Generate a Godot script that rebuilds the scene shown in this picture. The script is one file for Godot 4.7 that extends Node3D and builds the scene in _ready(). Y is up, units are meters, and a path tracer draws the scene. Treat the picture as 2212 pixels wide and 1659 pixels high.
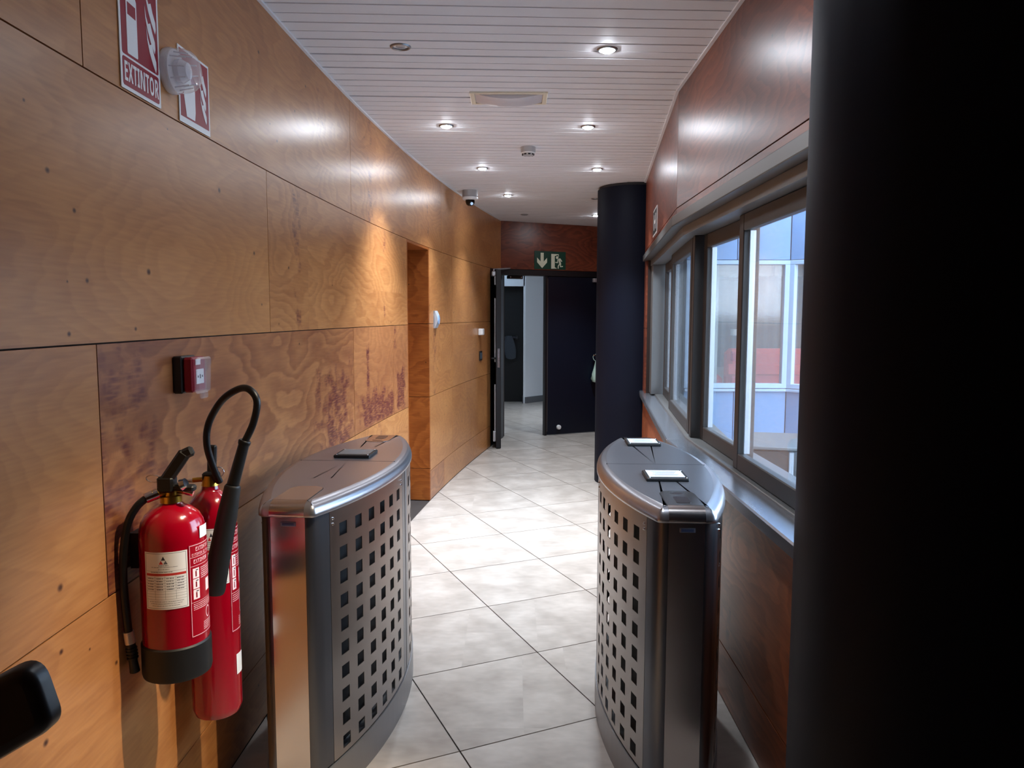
extends Node3D
# A curved office corridor with plywood walls, two access-control pedestals, downlights and an interior courtyard.

const ROOM_H := 2.71
const ARC_X := 34.539      # centre and radius of the curved left wall
const ARC_Z := -1.746
const ARC_R := 35.502
const J0 := 0.25           # heights of the horizontal panel joints
const J1 := 0.873
const J2 := 1.478
const J3 := 2.098

var rng := RandomNumberGenerator.new()
var mats := {}
var woods: Array = []
var red_woods: Array = []
var used := {}

# ------------------------------------------------------------------ mesh builder
class MB:
	var v := PackedVector3Array()
	var n := PackedVector3Array()
	var t := PackedVector2Array()
	var ix := PackedInt32Array()

	func vert(p: Vector3, nn: Vector3, uv := Vector2.ZERO) -> int:
		v.append(p); n.append(nn); t.append(uv)
		return v.size() - 1

	func idx(a: int, b: int, c: int) -> void:
		ix.append(a); ix.append(c); ix.append(b)

	func tri(a: Vector3, b: Vector3, c: Vector3) -> void:
		var nn := (b - a).cross(c - a)
		if nn.length_squared() < 1e-18:
			return
		nn = nn.normalized()
		idx(vert(a, nn), vert(b, nn), vert(c, nn))

	func quad(a: Vector3, b: Vector3, c: Vector3, d: Vector3) -> void:
		tri(a, b, c); tri(a, c, d)

	func quad_uv(a: Vector3, b: Vector3, c: Vector3, d: Vector3, ua: Vector2, ub: Vector2, uc: Vector2, ud: Vector2, na := Vector3.ZERO, nb := Vector3.ZERO) -> void:
		# na is the normal at a and d, nb at b and c
		if na == Vector3.ZERO:
			na = (b - a).cross(c - a).normalized(); nb = na
		var turned := (b - a).cross(c - a).dot(na) < 0.0
		var i := vert(a, na, ua)
		vert(b, nb, ub); vert(c, nb, uc); vert(d, na, ud)
		if turned:
			idx(i, i + 2, i + 1); idx(i, i + 3, i + 2)
		else:
			idx(i, i + 1, i + 2); idx(i, i + 2, i + 3)

	func grid(rows: Array, closed := false, uvs: Array = []) -> void:
		# smooth surface through rows of points; closed joins the last column to the first
		var h := rows.size()
		var w: int = rows[0].size()
		var wc := w if closed else w - 1
		var nn := []
		for i in h:
			var r := PackedVector3Array(); r.resize(w); nn.append(r)
		for i in h - 1:
			for j in wc:
				var k := (j + 1) % w
				var a: Vector3 = rows[i][j]; var b: Vector3 = rows[i][k]
				var c: Vector3 = rows[i + 1][k]; var d: Vector3 = rows[i + 1][j]
				var f := (c - a).cross(d - b)
				nn[i][j] += f; nn[i][k] += f; nn[i + 1][k] += f; nn[i + 1][j] += f
		var first := v.size()
		for i in h:
			for j in w:
				var q: Vector3 = nn[i][j]
				vert(rows[i][j], q.normalized() if q.length_squared() > 1e-20 else Vector3.UP, uvs[i][j] if uvs else Vector2(float(j) / w, float(i) / h))
		for i in h - 1:
			for j in wc:
				var k := (j + 1) % w
				var a := first + i * w + j; var b := first + i * w + k
				var c := first + (i + 1) * w + k; var d := first + (i + 1) * w + j
				idx(a, b, c); idx(a, c, d)

	func box(lo: Vector3, hi: Vector3, xf := Transform3D.IDENTITY) -> void:
		var c := (lo + hi) / 2.0
		rbox(hi - lo, 0.0, xf * Transform3D(Basis.IDENTITY, c))

	func rbox(size: Vector3, r: float, xf: Transform3D) -> void:
		# a box with chamfered edges, centred on xf
		var h := size / 2.0
		r = minf(r, minf(h.x, minf(h.y, h.z)) * 0.95)
		var P := func(ax: int, s: Vector3) -> Vector3:
			var p := Vector3(h.x - r, h.y - r, h.z - r)
			p[ax] = h[ax]
			return xf * (p * s)
		var sg := [-1.0, 1.0]
		for ax in 3:
			var u := (ax + 1) % 3; var w := (ax + 2) % 3
			for s in sg:
				var q := []
				for k in [[-1, -1], [1, -1], [1, 1], [-1, 1]]:
					var e := Vector3.ONE; e[ax] = s; e[u] = k[0]; e[w] = k[1]
					q.append(P.call(ax, e))
				if s > 0: quad(q[0], q[1], q[2], q[3])
				else: quad(q[3], q[2], q[1], q[0])
		if r <= 0.0:
			return
		for ax in 3:
			var u := (ax + 1) % 3; var w := (ax + 2) % 3
			for su in sg:
				for sw in sg:
					var e1 := Vector3.ONE; e1[ax] = -1; e1[u] = su; e1[w] = sw
					var e2 := e1; e2[ax] = 1
					var a: Vector3 = P.call(u, e1); var b: Vector3 = P.call(u, e2)
					var c: Vector3 = P.call(w, e2); var d: Vector3 = P.call(w, e1)
					if su * sw < 0: quad(a, b, c, d)
					else: quad(d, c, b, a)
		for sx in sg:
			for sy in sg:
				for sz in sg:
					var s := Vector3(sx, sy, sz)
					var a: Vector3 = P.call(0, s); var b: Vector3 = P.call(1, s); var c: Vector3 = P.call(2, s)
					if sx * sy * sz > 0: tri(a, b, c)
					else: tri(a, c, b)

	func lathe(profile: Array, seg: int, xf := Transform3D.IDENTITY, a0 := 0.0, a1 := TAU) -> void:
		# profile of Vector2(radius, height); breaks at sharp corners
		var part := [profile[0]]
		var closed := absf(a1 - a0 - TAU) < 1e-4
		for i in range(1, profile.size()):
			part.append(profile[i])
			var sharp := i == profile.size() - 1
			if not sharp:
				var d0: Vector2 = (profile[i] - profile[i - 1]).normalized()
				var d1: Vector2 = (profile[i + 1] - profile[i]).normalized()
				sharp = d0.dot(d1) < 0.82
			if sharp:
				var rows := []
				for p in part:
					var r := PackedVector3Array()
					for j in (seg if closed else seg + 1):
						var a := a0 + (a1 - a0) * j / seg
						r.append(xf * Vector3(p.x * cos(a), p.y, -p.x * sin(a)))
					rows.append(r)
				grid(rows, closed)
				part = [profile[i]]

	func tube(path: Array, radius, seg := 10, caps := true) -> void:
		var rows := []
		var side := Vector3.ZERO
		for i in path.size():
			var d: Vector3 = (path[mini(i + 1, path.size() - 1)] - path[maxi(i - 1, 0)]).normalized()
			if side == Vector3.ZERO:
				side = d.cross(Vector3.UP if absf(d.y) < 0.9 else Vector3.RIGHT).normalized()
			side = (side - d * side.dot(d)).normalized()
			var up := side.cross(d)
			var r: float = radius[i] if radius is Array else radius
			var row := PackedVector3Array()
			for j in seg:
				var a := TAU * j / seg
				row.append(path[i] + (side * cos(a) + up * sin(a)) * r)
			rows.append(row)
		grid(rows, true)
		if caps:
			for k in [0, path.size() - 1]:
				for j in seg:
					var a: Vector3 = rows[k][j]; var b: Vector3 = rows[k][(j + 1) % seg]
					if k == 0: tri(path[k], b, a)
					else: tri(path[k], a, b)

	func prism(poly: PackedVector2Array, y0: float, y1: float, xf := Transform3D.IDENTITY, uv_scale := 1.0, uv_off := Vector2.ZERO) -> void:
		# polygon in x,z extruded along y
		var area := 0.0
		for i in poly.size():
			area += poly[i].cross(poly[(i + 1) % poly.size()])
		if area < 0.0:
			poly = poly.duplicate(); poly.reverse()
		var ti := Geometry2D.triangulate_polygon(poly)
		var up := (xf.basis * Vector3.UP).normalized()
		for lvl in 2:
			var y := y1 if lvl == 0 else y0
			var first := v.size()
			for p in poly:
				vert(xf * Vector3(p.x, y, p.y), up if lvl == 0 else -up, p * uv_scale + uv_off)
			for k in range(0, ti.size(), 3):
				var a := ti[k]; var b := ti[k + 1]; var c := ti[k + 2]
				var turn := (poly[b] - poly[a]).cross(poly[c] - poly[a])
				if (turn > 0.0) != (lvl == 0): idx(first + a, first + b, first + c)
				else: idx(first + a, first + c, first + b)
		for i in poly.size():
			var p := poly[i]; var q := poly[(i + 1) % poly.size()]
			quad(xf * Vector3(p.x, y1, p.y), xf * Vector3(q.x, y1, q.y), xf * Vector3(q.x, y0, q.y), xf * Vector3(p.x, y0, p.y))

	func done() -> ArrayMesh:
		var a := []; a.resize(Mesh.ARRAY_MAX)
		a[Mesh.ARRAY_VERTEX] = v; a[Mesh.ARRAY_NORMAL] = n; a[Mesh.ARRAY_TEX_UV] = t; a[Mesh.ARRAY_INDEX] = ix
		# tangents are not needed: the renderer reads the UVs
		var m := ArrayMesh.new()
		m.add_surface_from_arrays(Mesh.PRIMITIVE_TRIANGLES, a)
		return m

# a polyline walked by its length
class Walk:
	var p := PackedVector2Array()
	var s := PackedFloat32Array()
	func _init(points: PackedVector2Array) -> void:
		p = points
		s.append(0.0)
		for i in range(1, p.size()):
			s.append(s[i - 1] + p[i].distance_to(p[i - 1]))
	func length() -> float:
		return s[s.size() - 1]
	func at(d: float) -> Vector2:
		d = clampf(d, 0.0, length())
		for i in range(1, p.size()):
			if d <= s[i] or i == p.size() - 1:
				return p[i - 1].lerp(p[i], (d - s[i - 1]) / maxf(s[i] - s[i - 1], 1e-6))
		return p[0]
	func dir(d: float) -> Vector2:
		return (at(d + 0.012) - at(d - 0.012)).normalized()

# ------------------------------------------------------------------ scene helpers
func numbered(called: String, parent: Node) -> String:
	var key := str(parent.get_instance_id()) + called
	used[key] = used.get(key, -1) + 1
	return called if used[key] == 0 else "%s_%03d" % [called, used[key]]

func obj(called: String, m, material: Material, parent: Node = null) -> MeshInstance3D:
	parent = parent if parent else self
	var o := MeshInstance3D.new()
	o.name = numbered(called, parent)
	o.mesh = m.done() if m is MB else m
	o.material_override = material
	parent.add_child(o, true)
	return o

func thing(called: String, label: String, category: String, at := Vector3.ZERO, turn := 0.0, group := "") -> Node3D:
	var o := Node3D.new()
	o.name = numbered(called, self)
	add_child(o, true)
	o.position = at; o.rotation.y = turn
	tag(o, label, category, group)
	return o

func tag(o: Node, label: String, category: String, group := "") -> void:
	o.set_meta("label", label); o.set_meta("category", category)
	if group: o.set_meta("group", group)

func setting(called: String, label: String) -> Node3D:
	var o := Node3D.new()
	o.name = called
	add_child(o, true)
	o.set_meta("kind", "structure"); o.set_meta("label", label)
	return o

func mat(key: String, c := Color.WHITE, rough := 0.5, metal := 0.0, extra := {}) -> StandardMaterial3D:
	if mats.has(key):
		return mats[key]
	var m := StandardMaterial3D.new()
	m.resource_name = key
	m.albedo_color = c; m.roughness = rough; m.metallic = metal
	for k in extra: m.set(k, extra[k])
	mats[key] = m
	return m

func basis_z(dir: Vector3) -> Basis:
	# a basis whose z axis is dir and y stays upright
	var z := dir.normalized()
	var x := Vector3.UP.cross(z).normalized()
	return Basis(x, z.cross(x), z)

# a point on the left wall's face at depth z, moved "off" metres into the room
func wl(z: float, y: float, off := 0.0) -> Vector3:
	var a := asin((ARC_Z - z) / ARC_R)
	var r := ARC_R - off
	return Vector3(ARC_X - r * cos(a), y, ARC_Z - r * sin(a))

# frame standing on the left wall: x along the wall away from the camera side, y up, z out into the room
func wl_frame(z: float, y: float, off := 0.0) -> Transform3D:
	var p := wl(z, y, off)
	var nz := Vector3(ARC_X - p.x, 0, ARC_Z - p.z).normalized()
	return Transform3D(basis_z(nz), p)

func poly_fillet(poly: PackedVector2Array, r, k := 5) -> PackedVector2Array:
	# rounds every corner; r is a radius or a list of radii
	var out := PackedVector2Array()
	var m := poly.size()
	for i in m:
		var a := poly[(i + m - 1) % m]; var b := poly[i]; var c := poly[(i + 1) % m]
		var ri: float = r[i] if r is Array else r
		if ri <= 0.0:
			out.append(b); continue
		var d0 := (a - b).normalized(); var d1 := (c - b).normalized()
		var half := acos(clampf(d0.dot(d1), -1, 1)) / 2.0
		var cut := minf(ri / tan(half), minf(a.distance_to(b), b.distance_to(c)) * 0.49)
		var p0 := b + d0 * cut; var p1 := b + d1 * cut
		for j in k + 1:
			var t := float(j) / k
			out.append(p0.lerp(b, t).lerp(b.lerp(p1, t), t))
	return out

func inset(poly: PackedVector2Array, d: float) -> PackedVector2Array:
	var area := 0.0
	var m := poly.size()
	for i in m: area += poly[i].cross(poly[(i + 1) % m])
	var sgn := 1.0 if area > 0 else -1.0
	var out := PackedVector2Array()
	for i in m:
		var d0 := (poly[i] - poly[(i + m - 1) % m]).normalized()
		var d1 := (poly[(i + 1) % m] - poly[i]).normalized()
		var nn := (d0.orthogonal() + d1.orthogonal()).normalized() * -sgn
		var c := maxf(nn.dot(d0.orthogonal() * -sgn), 0.35)
		out.append(poly[i] + nn * d / c)
	return out

func rect2(w: float, h: float) -> PackedVector2Array:
	return PackedVector2Array([Vector2(-w / 2, -h / 2), Vector2(w / 2, -h / 2), Vector2(w / 2, h / 2), Vector2(-w / 2, h / 2)])

func smooth_path(pts: Array, per := 8) -> Array:
	var c := Curve3D.new()
	for i in pts.size():
		var a: Vector3 = pts[maxi(i - 1, 0)]; var b: Vector3 = pts[mini(i + 1, pts.size() - 1)]
		var h := (b - a) / 6.0
		c.add_point(pts[i], -h, h)
	var out := []
	for k in (pts.size() - 1) * per + 1:
		out.append(c.samplef(float(k) / per))
	return out

# flat shape standing in the x,y plane of a frame, extruded from z0 to z1
func plate(m: MB, poly: PackedVector2Array, z0: float, z1: float, xf: Transform3D) -> void:
	var turned := PackedVector2Array()
	for p in poly: turned.append(Vector2(p.x, -p.y))
	m.prism(turned, z0, z1, xf * Transform3D(Basis(Vector3.RIGHT, Vector3(0, 0, 1), Vector3(0, -1, 0)), Vector3.ZERO))

func text(parent: Node, words: String, size: float, material: Material, xf: Transform3D, squeeze := 1.0) -> void:
	var f := SystemFont.new()
	f.font_names = PackedStringArray(["Droid Sans"])
	f.font_weight = 700
	var tm := TextMesh.new()
	tm.font = f; tm.text = words; tm.font_size = 32; tm.pixel_size = size / 32.0; tm.depth = 0.0006; tm.curve_step = 2.0
	var o := obj("lettering", tm, material, parent)
	o.transform = xf * Transform3D(Basis.from_scale(Vector3(squeeze, 1, 1)), Vector3.ZERO)

# ------------------------------------------------------------------ computed textures
func layer(sd: int, freq: float, w: int, h: int, octaves := 3, stretch := 1) -> PackedByteArray:
	var fn := FastNoiseLite.new()
	fn.seed = sd; fn.frequency = freq; fn.noise_type = FastNoiseLite.TYPE_SIMPLEX_SMOOTH
	fn.fractal_octaves = octaves
	var im := fn.get_image(maxi(w / stretch, 4), h, false, false, false)
	im.convert(Image.FORMAT_L8)
	if stretch > 1: im.resize(w, h, Image.INTERPOLATE_CUBIC)
	return im.get_data()

func make_wood(sd: int, light: Color, dark: Color, stain: Color, figure: float, stains: Array = [], swirls: Array = [], marks: Array = []) -> ImageTexture:
	# rotary-cut plywood: flame figure from the level lines of a smooth field, fine fibres, stains and pin knots
	# stains and swirls: [u, v, half width, half height, strength]
	var w := 1024; var h := 256
	var r := RandomNumberGenerator.new(); r.seed = sd
	var field := layer(sd, 0.0036, w, h, 2, 2)
	var warp := layer(sd + 1, 0.02, w, h, 3, 3)
	var fibre := layer(sd + 2, 0.2, w, h, 3, 12)
	var tone := layer(sd + 3, 0.006, w, h, 2, 2)
	var blot := layer(sd + 4, 0.02, w, h, 4, 1)
	var speck := layer(sd + 5, 0.22, w, h, 3, 8)
	var knots := []
	for k in 7: knots.append([r.randf() * w, r.randf() * h, 1.0 + r.randf() * 1.6])
	for q in marks: knots.append([q[0] * w, q[1] * h, q[2]])
	var out := PackedByteArray(); out.resize(w * h * 3)
	var i := 0
	for y in h:
		for x in w:
			var u := float(x) / w; var v := float(y) / h
			var f := field[i] / 255.0 * 11.0 + warp[i] / 255.0 * 1.3
			for q in swirls:
				var a: float = (u - q[0]) / q[2]; var c: float = (v - q[1]) / q[3]
				f += q[4] * exp(-(a * a + c * c))
			f -= floorf(f)
			var ring := f * f * (3.0 - 2.0 * f)          # slow rise, sharp fall: a growth line
			if f > 0.88: ring *= (1.0 - f) * 8.33
			var t := clampf(0.5 * tone[i] / 255.0 + figure * ring + 0.42 * (fibre[i] / 255.0) - 0.16, 0.0, 1.0)
			var b := 0.0
			for q in stains:
				var a: float = absf(u - q[0]) / q[2]; var c: float = absf(v - q[1]) / q[3]
				b = maxf(b, q[4] * clampf(1.5 - maxf(a, c) * 1.2, 0.0, 1.0))
			if b > 0.0: b = clampf((b + blot[i] / 255.0 - 0.95) * 2.6, 0.0, 1.0) * clampf((speck[i] / 255.0 - 0.22) * 2.4, 0.0, 0.95)
			out[i * 3] = int(lerpf(lerpf(light.r, dark.r, t), stain.r, b) * 255.0)
			out[i * 3 + 1] = int(lerpf(lerpf(light.g, dark.g, t), stain.g, b) * 255.0)
			out[i * 3 + 2] = int(lerpf(lerpf(light.b, dark.b, t), stain.b, b) * 255.0)
			i += 1
	for k in knots:
		var cx: float = k[0]; var cy: float = k[1]; var kr: float = k[2]
		for y in range(maxi(0, int(cy) - 5), mini(h, int(cy) + 6)):
			for x in range(maxi(0, int(cx) - 6), mini(w, int(cx) + 7)):
				var d := Vector2((x - cx) * 0.8, y - cy).length() / kr
				var q := clampf(1.3 - d, 0.0, 1.0) * 0.85
				var o := (y * w + x) * 3
				out[o] = int(lerpf(out[o], 48, q)); out[o + 1] = int(lerpf(out[o + 1], 24, q)); out[o + 2] = int(lerpf(out[o + 2], 18, q))
	var img := Image.create_from_data(w, h, false, Image.FORMAT_RGB8, out)
	return ImageTexture.create_from_image(img)

func make_clouds(sd: int, a: Color, b: Color, w := 256, freq := 0.012) -> ImageTexture:
	var n0 := layer(sd, freq, w, w, 4)
	var n1 := layer(sd + 7, freq * 6.0, w, w, 3, 2)
	var out := PackedByteArray(); out.resize(w * w * 3)
	for i in w * w:
		var t := clampf(n0[i] / 255.0 * 0.8 + n1[i] / 255.0 * 0.3 - 0.05, 0.0, 1.0)
		out[i * 3] = int(lerpf(a.r, b.r, t) * 255); out[i * 3 + 1] = int(lerpf(a.g, b.g, t) * 255); out[i * 3 + 2] = int(lerpf(a.b, b.b, t) * 255)
	return ImageTexture.create_from_image(Image.create_from_data(w, w, false, Image.FORMAT_RGB8, out))

func px_text(im: Image, words: String, x: int, y: int, c: Color, k := 1) -> void:
	# 5 x 7 letters, one string of rows per letter
	const F := {
		"A": "01110 10001 10001 11111 10001 10001 10001", "B": "11110 10001 11110 10001 10001 10001 11110", "C": "01111 10000 10000 10000 10000 10000 01111",
		"D": "11110 10001 10001 10001 10001 10001 11110", "E": "11111 10000 11110 10000 10000 10000 11111", "G": "01111 10000 10000 10011 10001 10001 01111",
		"I": "11111 00100 00100 00100 00100 00100 11111", "K": "10001 10010 11100 10010 10010 10001 10001", "L": "10000 10000 10000 10000 10000 10000 11111",
		"N": "10001 11001 10101 10011 10001 10001 10001", "O": "01110 10001 10001 10001 10001 10001 01110", "P": "11110 10001 10001 11110 10000 10000 10000",
		"R": "11110 10001 10001 11110 10100 10010 10001", "T": "11111 00100 00100 00100 00100 00100 00100", "V": "10001 10001 10001 10001 01010 01010 00100",
		"X": "10001 01010 00100 00100 00100 01010 10001", "2": "01110 10001 00001 00110 01000 10000 11111",
	}
	for ch in words:
		if F.has(ch):
			var rows: PackedStringArray = F[ch].split(" ")
			for r in 7:
				for q in 5:
					if rows[r][q] == "1": im.fill_rect(Rect2i(x + q * k, y + r * k, k, k), c)
		x += 6 * k

func scribble(im: Image, x: int, y: int, w: int, h: int, c: Color, r: RandomNumberGenerator) -> void:
	# a line of print too small to read
	var p := x
	while p < x + w:
		var l := r.randi_range(2, 7)
		im.fill_rect(Rect2i(p, y, mini(l, x + w - p), h), c)
		p += l + r.randi_range(1, 3)

# ------------------------------------------------------------------ build
func _ready() -> void:
	rng.seed = 71
	camera_and_light()
	materials()
	floor_tiles()
	left_wall()
	right_wall()
	end_wall()
	ceiling_slats()
	back_wall()
	hall_beyond()
	courtyard()
	columns()
	pedestals()
	extinguishers()
	wall_things()
	ceiling_things()
	corner_stand()

func camera_and_light() -> void:
	var cam := Camera3D.new()
	cam.name = "camera"
	add_child(cam)
	cam.position = Vector3(0, 1.5443, 0)
	cam.basis = Basis(Vector3.RIGHT, -0.0904) * Basis(Vector3(0, 0, 1), 0.002)
	cam.fov = rad_to_deg(2.0 * atan(829.5 / 1622.7))
	cam.near = 0.05; cam.far = 200.0
	cam.current = true
	var env := Environment.new()
	env.tonemap_mode = Environment.TONE_MAPPER_LINEAR
	env.tonemap_exposure = 1.5
	env.background_mode = Environment.BG_SKY
	var sky := ProceduralSkyMaterial.new()
	sky.sky_top_color = Color(0.70, 0.84, 0.98); sky.sky_horizon_color = Color(0.84, 0.92, 1.0)
	sky.ground_bottom_color = Color(0.45, 0.5, 0.55); sky.ground_horizon_color = Color(0.6, 0.65, 0.7)
	sky.sky_energy_multiplier = 2.4
	env.sky = Sky.new()
	env.sky.sky_material = sky
	env.sdfgi_enabled = true; env.ssao_enabled = true; env.ssil_enabled = true
	var we := WorldEnvironment.new()
	we.name = "world_environment"
	we.environment = env
	add_child(we)

func materials() -> void:
	var lt := Color8(196, 138, 84); var dk := Color8(146, 90, 50); var st := Color8(92, 44, 40)
	var knots := {0: [[0.428, 0.07, 2.4], [0.516, 0.277, 2.2], [0.40, 0.338, 3.0], [0.7, 0.6, 2.0]], 2: [[0.816, 0.238, 3.2], [0.616, 0.715, 3.2], [0.937, 0.53, 2.8], [0.497, 0.775, 2.2], [0.583, 0.96, 2.0], [0.464, 0.97, 2.2]]}
	var sheets := [
		[0.20, [], [[0.3, 0.6, 0.2, 0.4, 1.6]]],
		[0.48, [[0.0, 0.4, 0.16, 0.9, 0.56], [0.02, 0.95, 0.14, 0.42, 0.8], [0.2, 0.95, 0.14, 0.3, 0.6], [0.86, 0.7, 0.14, 0.5, 0.72], [0.73, 0.55, 0.05, 0.4, 0.5]], [[0.5, 0.5, 0.19, 0.5, 6.0]]],
		[0.18, [], [[0.75, 0.3, 0.25, 0.5, 1.5]]],
		[0.30, [[0.12, 0.35, 0.018, 0.3, 0.8], [0.18, 0.82, 0.17, 0.24, 0.86], [0.30, 0.86, 0.10, 0.16, 1.0], [0.46, 0.72, 0.06, 0.3, 0.95], [0.40, 0.1, 0.02, 0.2, 0.6]], [[0.25, 0.5, 0.1, 0.6, 1.5]]],
		[0.26, [[0.9, 0.5, 0.03, 0.6, 0.35]], [[0.2, 0.2, 0.14, 0.3, 2.0], [0.7, 0.7, 0.1, 0.4, 2.2]]],
		[0.34, [[0.06, 0.5, 0.03, 0.7, 0.55], [0.4, 0.3, 0.02, 0.5, 0.5]], [[0.15, 0.6, 0.08, 0.4, 2.5], [0.6, 0.4, 0.12, 0.4, 2.0]]],
	]
	for k in 6:
		var m := StandardMaterial3D.new()
		m.resource_name = "plywood_%d" % k
		var a := Color8(178, 120, 74) if k in [1, 3] else lt
		var b := Color8(126, 74, 46) if k in [1, 3] else dk
		m.albedo_texture = make_wood(100 + 31 * k, a, b, st, sheets[k][0], sheets[k][1], sheets[k][2], knots.get(k, []))
		m.roughness = 0.3; m.metallic_specular = 0.5
		woods.append(m)
	for k in 3:
		var m := StandardMaterial3D.new()
		m.resource_name = "red_plywood_%d" % k
		m.albedo_texture = make_wood(700 + 31 * k, Color8(142, 76, 50) if k < 2 else Color8(172, 98, 58), Color8(84, 40, 30) if k < 2 else Color8(112, 56, 32), Color8(74, 30, 26), 0.42, [[0.3, 0.4, 0.02, 0.5, 0.6]], [[0.35, 0.5, 0.12, 0.3, 3.0]])
		m.roughness = 0.33
		red_woods.append(m)
	var jm := StandardMaterial3D.new()
	jm.resource_name = "orange_plywood"
	jm.albedo_texture = make_wood(911, Color8(172, 100, 44), Color8(118, 58, 20), Color8(80, 36, 20), 0.36)
	jm.roughness = 0.35
	mats["orange_plywood"] = jm
	mat("joint_black", Color8(40, 24, 18), 0.9)
	mat("plaster", Color8(225, 226, 228), 0.85)
	mat("grout", Color8(48, 40, 36), 0.95)
	for k in 3:
		mat("tile_%d" % k, Color.WHITE, 0.28).albedo_texture = make_clouds(300 + 11 * k, Color8(200, 191, 182), Color8(142, 132, 123))
	mat("slat", Color8(226, 225, 228), 0.62, 0.0, {"metallic_specular": 0.3})
	mat("slat_dark", Color8(60, 58, 58), 0.9)
	mat("navy", Color8(18, 21, 33), 0.55, 0.0, {"metallic_specular": 0.22})
	mat("navy_door", Color8(10, 18, 34), 0.42, 0.0, {"metallic_specular": 0.4})
	mat("black_paint", Color8(12, 12, 18), 0.45)
	mat("steel", Color8(164, 158, 154), 0.3, 1.0, {"anisotropy_enabled": true, "anisotropy": 0.6})
	mat("steel_mirror", Color8(206, 200, 198), 0.2, 1.0, {"anisotropy_enabled": true, "anisotropy": 0.5})
	mat("graphite", Color8(98, 100, 106), 0.3, 0.85)
	mat("lid", Color8(164, 163, 168), 0.28, 0.85)
	mat("liner", Color8(46, 46, 48), 0.6, 0.3)
	mat("plinth", Color8(150, 150, 152), 0.4, 0.8)
	mat("alu", Color8(120, 118, 116), 0.42, 0.75)
	mat("casing", Color8(104, 102, 100), 0.38, 0.7)
	mat("sill", Color8(172, 174, 180), 0.26, 0.9)
	mat("alu_dark", Color8(64, 60, 58), 0.45, 0.5)
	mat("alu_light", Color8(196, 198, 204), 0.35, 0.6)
	mat("gasket", Color8(14, 14, 15), 0.7)
	mat("glass", Color(0.92, 0.97, 1.0, 0.06), 0.02, 0.0, {"transparency": BaseMaterial3D.TRANSPARENCY_ALPHA})
	mat("clear_plastic", Color(1, 1, 1, 0.22), 0.08, 0.0, {"transparency": BaseMaterial3D.TRANSPARENCY_ALPHA})
	mat("clear_cover", Color(1, 0.96, 0.98, 0.1), 0.05, 0.0, {"transparency": BaseMaterial3D.TRANSPARENCY_ALPHA})
	mat("red_paint", Color8(150, 2, 26), 0.16, 0.0, {"clearcoat_enabled": true, "clearcoat": 0.6, "clearcoat_roughness": 0.05})
	mat("black_rubber", Color8(9, 9, 10), 0.38)
	mat("black_plastic", Color8(16, 16, 17), 0.5)
	mat("brass", Color8(214, 170, 70), 0.3, 1.0)
	mat("chrome", Color8(220, 220, 222), 0.15, 1.0)
	mat("white_plastic", Color8(232, 232, 232), 0.45)
	mat("grey_plastic", Color8(170, 168, 168), 0.5)
	mat("sign_red", Color8(146, 3, 38), 0.45)
	mat("sign_white", Color8(238, 240, 242), 0.4)
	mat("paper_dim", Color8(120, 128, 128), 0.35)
	mat("sign_green", Color8(8, 62, 46), 0.4)
	mat("sign_cream", Color8(226, 230, 205), 0.5)
	mat("sign_black", Color8(28, 26, 26), 0.5)
	mat("cladding", Color8(114, 142, 176), 0.45)
	mat("cladding_trim", Color8(168, 182, 200), 0.4)
	mat("ledge", Color8(236, 238, 240), 0.6)
	mat("paving", Color8(150, 152, 154), 0.8)
	mat("room_grey", Color8(80, 82, 80), 0.9)
	mat("sofa_red", Color8(168, 38, 30), 0.7)
	mat("curtain", Color8(62, 66, 62), 0.9)

# ------------------------------------------------------------------ floor
func floor_tiles() -> void:
	var fl := setting("floor", "floor of large square beige grey stoneware tiles laid askew with dark joints")
	var left := PackedVector2Array()
	for k in 28:
		var z := 3.0 - 12.25 * k / 27.0
		var p := wl(z, 0)
		left.append(Vector2(p.x, p.z))
	var corridor := left.duplicate()
	corridor.append(Vector2(-0.25, -9.33)); corridor.append(Vector2(1.6, -10.18)); corridor.append(Vector2(1.6, -8.4))
	corridor.append(Vector2(1.16, -6.44)); corridor.append(Vector2(0.86, -4.0)); corridor.append(Vector2(0.845, 3.0))
	var hall := PackedVector2Array([Vector2(-0.9, -9.03), Vector2(1.6, -10.18), Vector2(1.6, -15.0), Vector2(-0.9, -15.0)])
	var o := Vector2(0.1742, -4.6793)
	var d1 := Vector2(cos(1.1486), sin(1.1486)); var d2 := Vector2(-d1.y, d1.x)
	var a := 0.6; var g := 0.0028
	for area in [corridor, hall]:
		for i in range(-22, 16):
			for j in range(-14, 14):
				var q := PackedVector2Array()
				for c in [[g, g], [a - g, g], [a - g, a - g], [g, a - g]]:
					q.append(o + d1 * (i * a + c[0]) + d2 * (j * a + c[1]))
				for piece in Geometry2D.intersect_polygons(q, area):
					if piece.size() < 3: continue
					var m := MB.new()
					m.prism(piece, -0.012, 0.0, Transform3D.IDENTITY, 1.1, Vector2(rng.randf(), rng.randf()))
					obj("tile", m, mats["tile_%d" % rng.randi_range(0, 2)], fl)
	var b := MB.new()
	b.box(Vector3(-1.6, -0.15, -15.2), Vector3(2.0, -0.0045, 3.3))
	obj("grout_bed", b, mats["grout"], fl)

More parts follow.
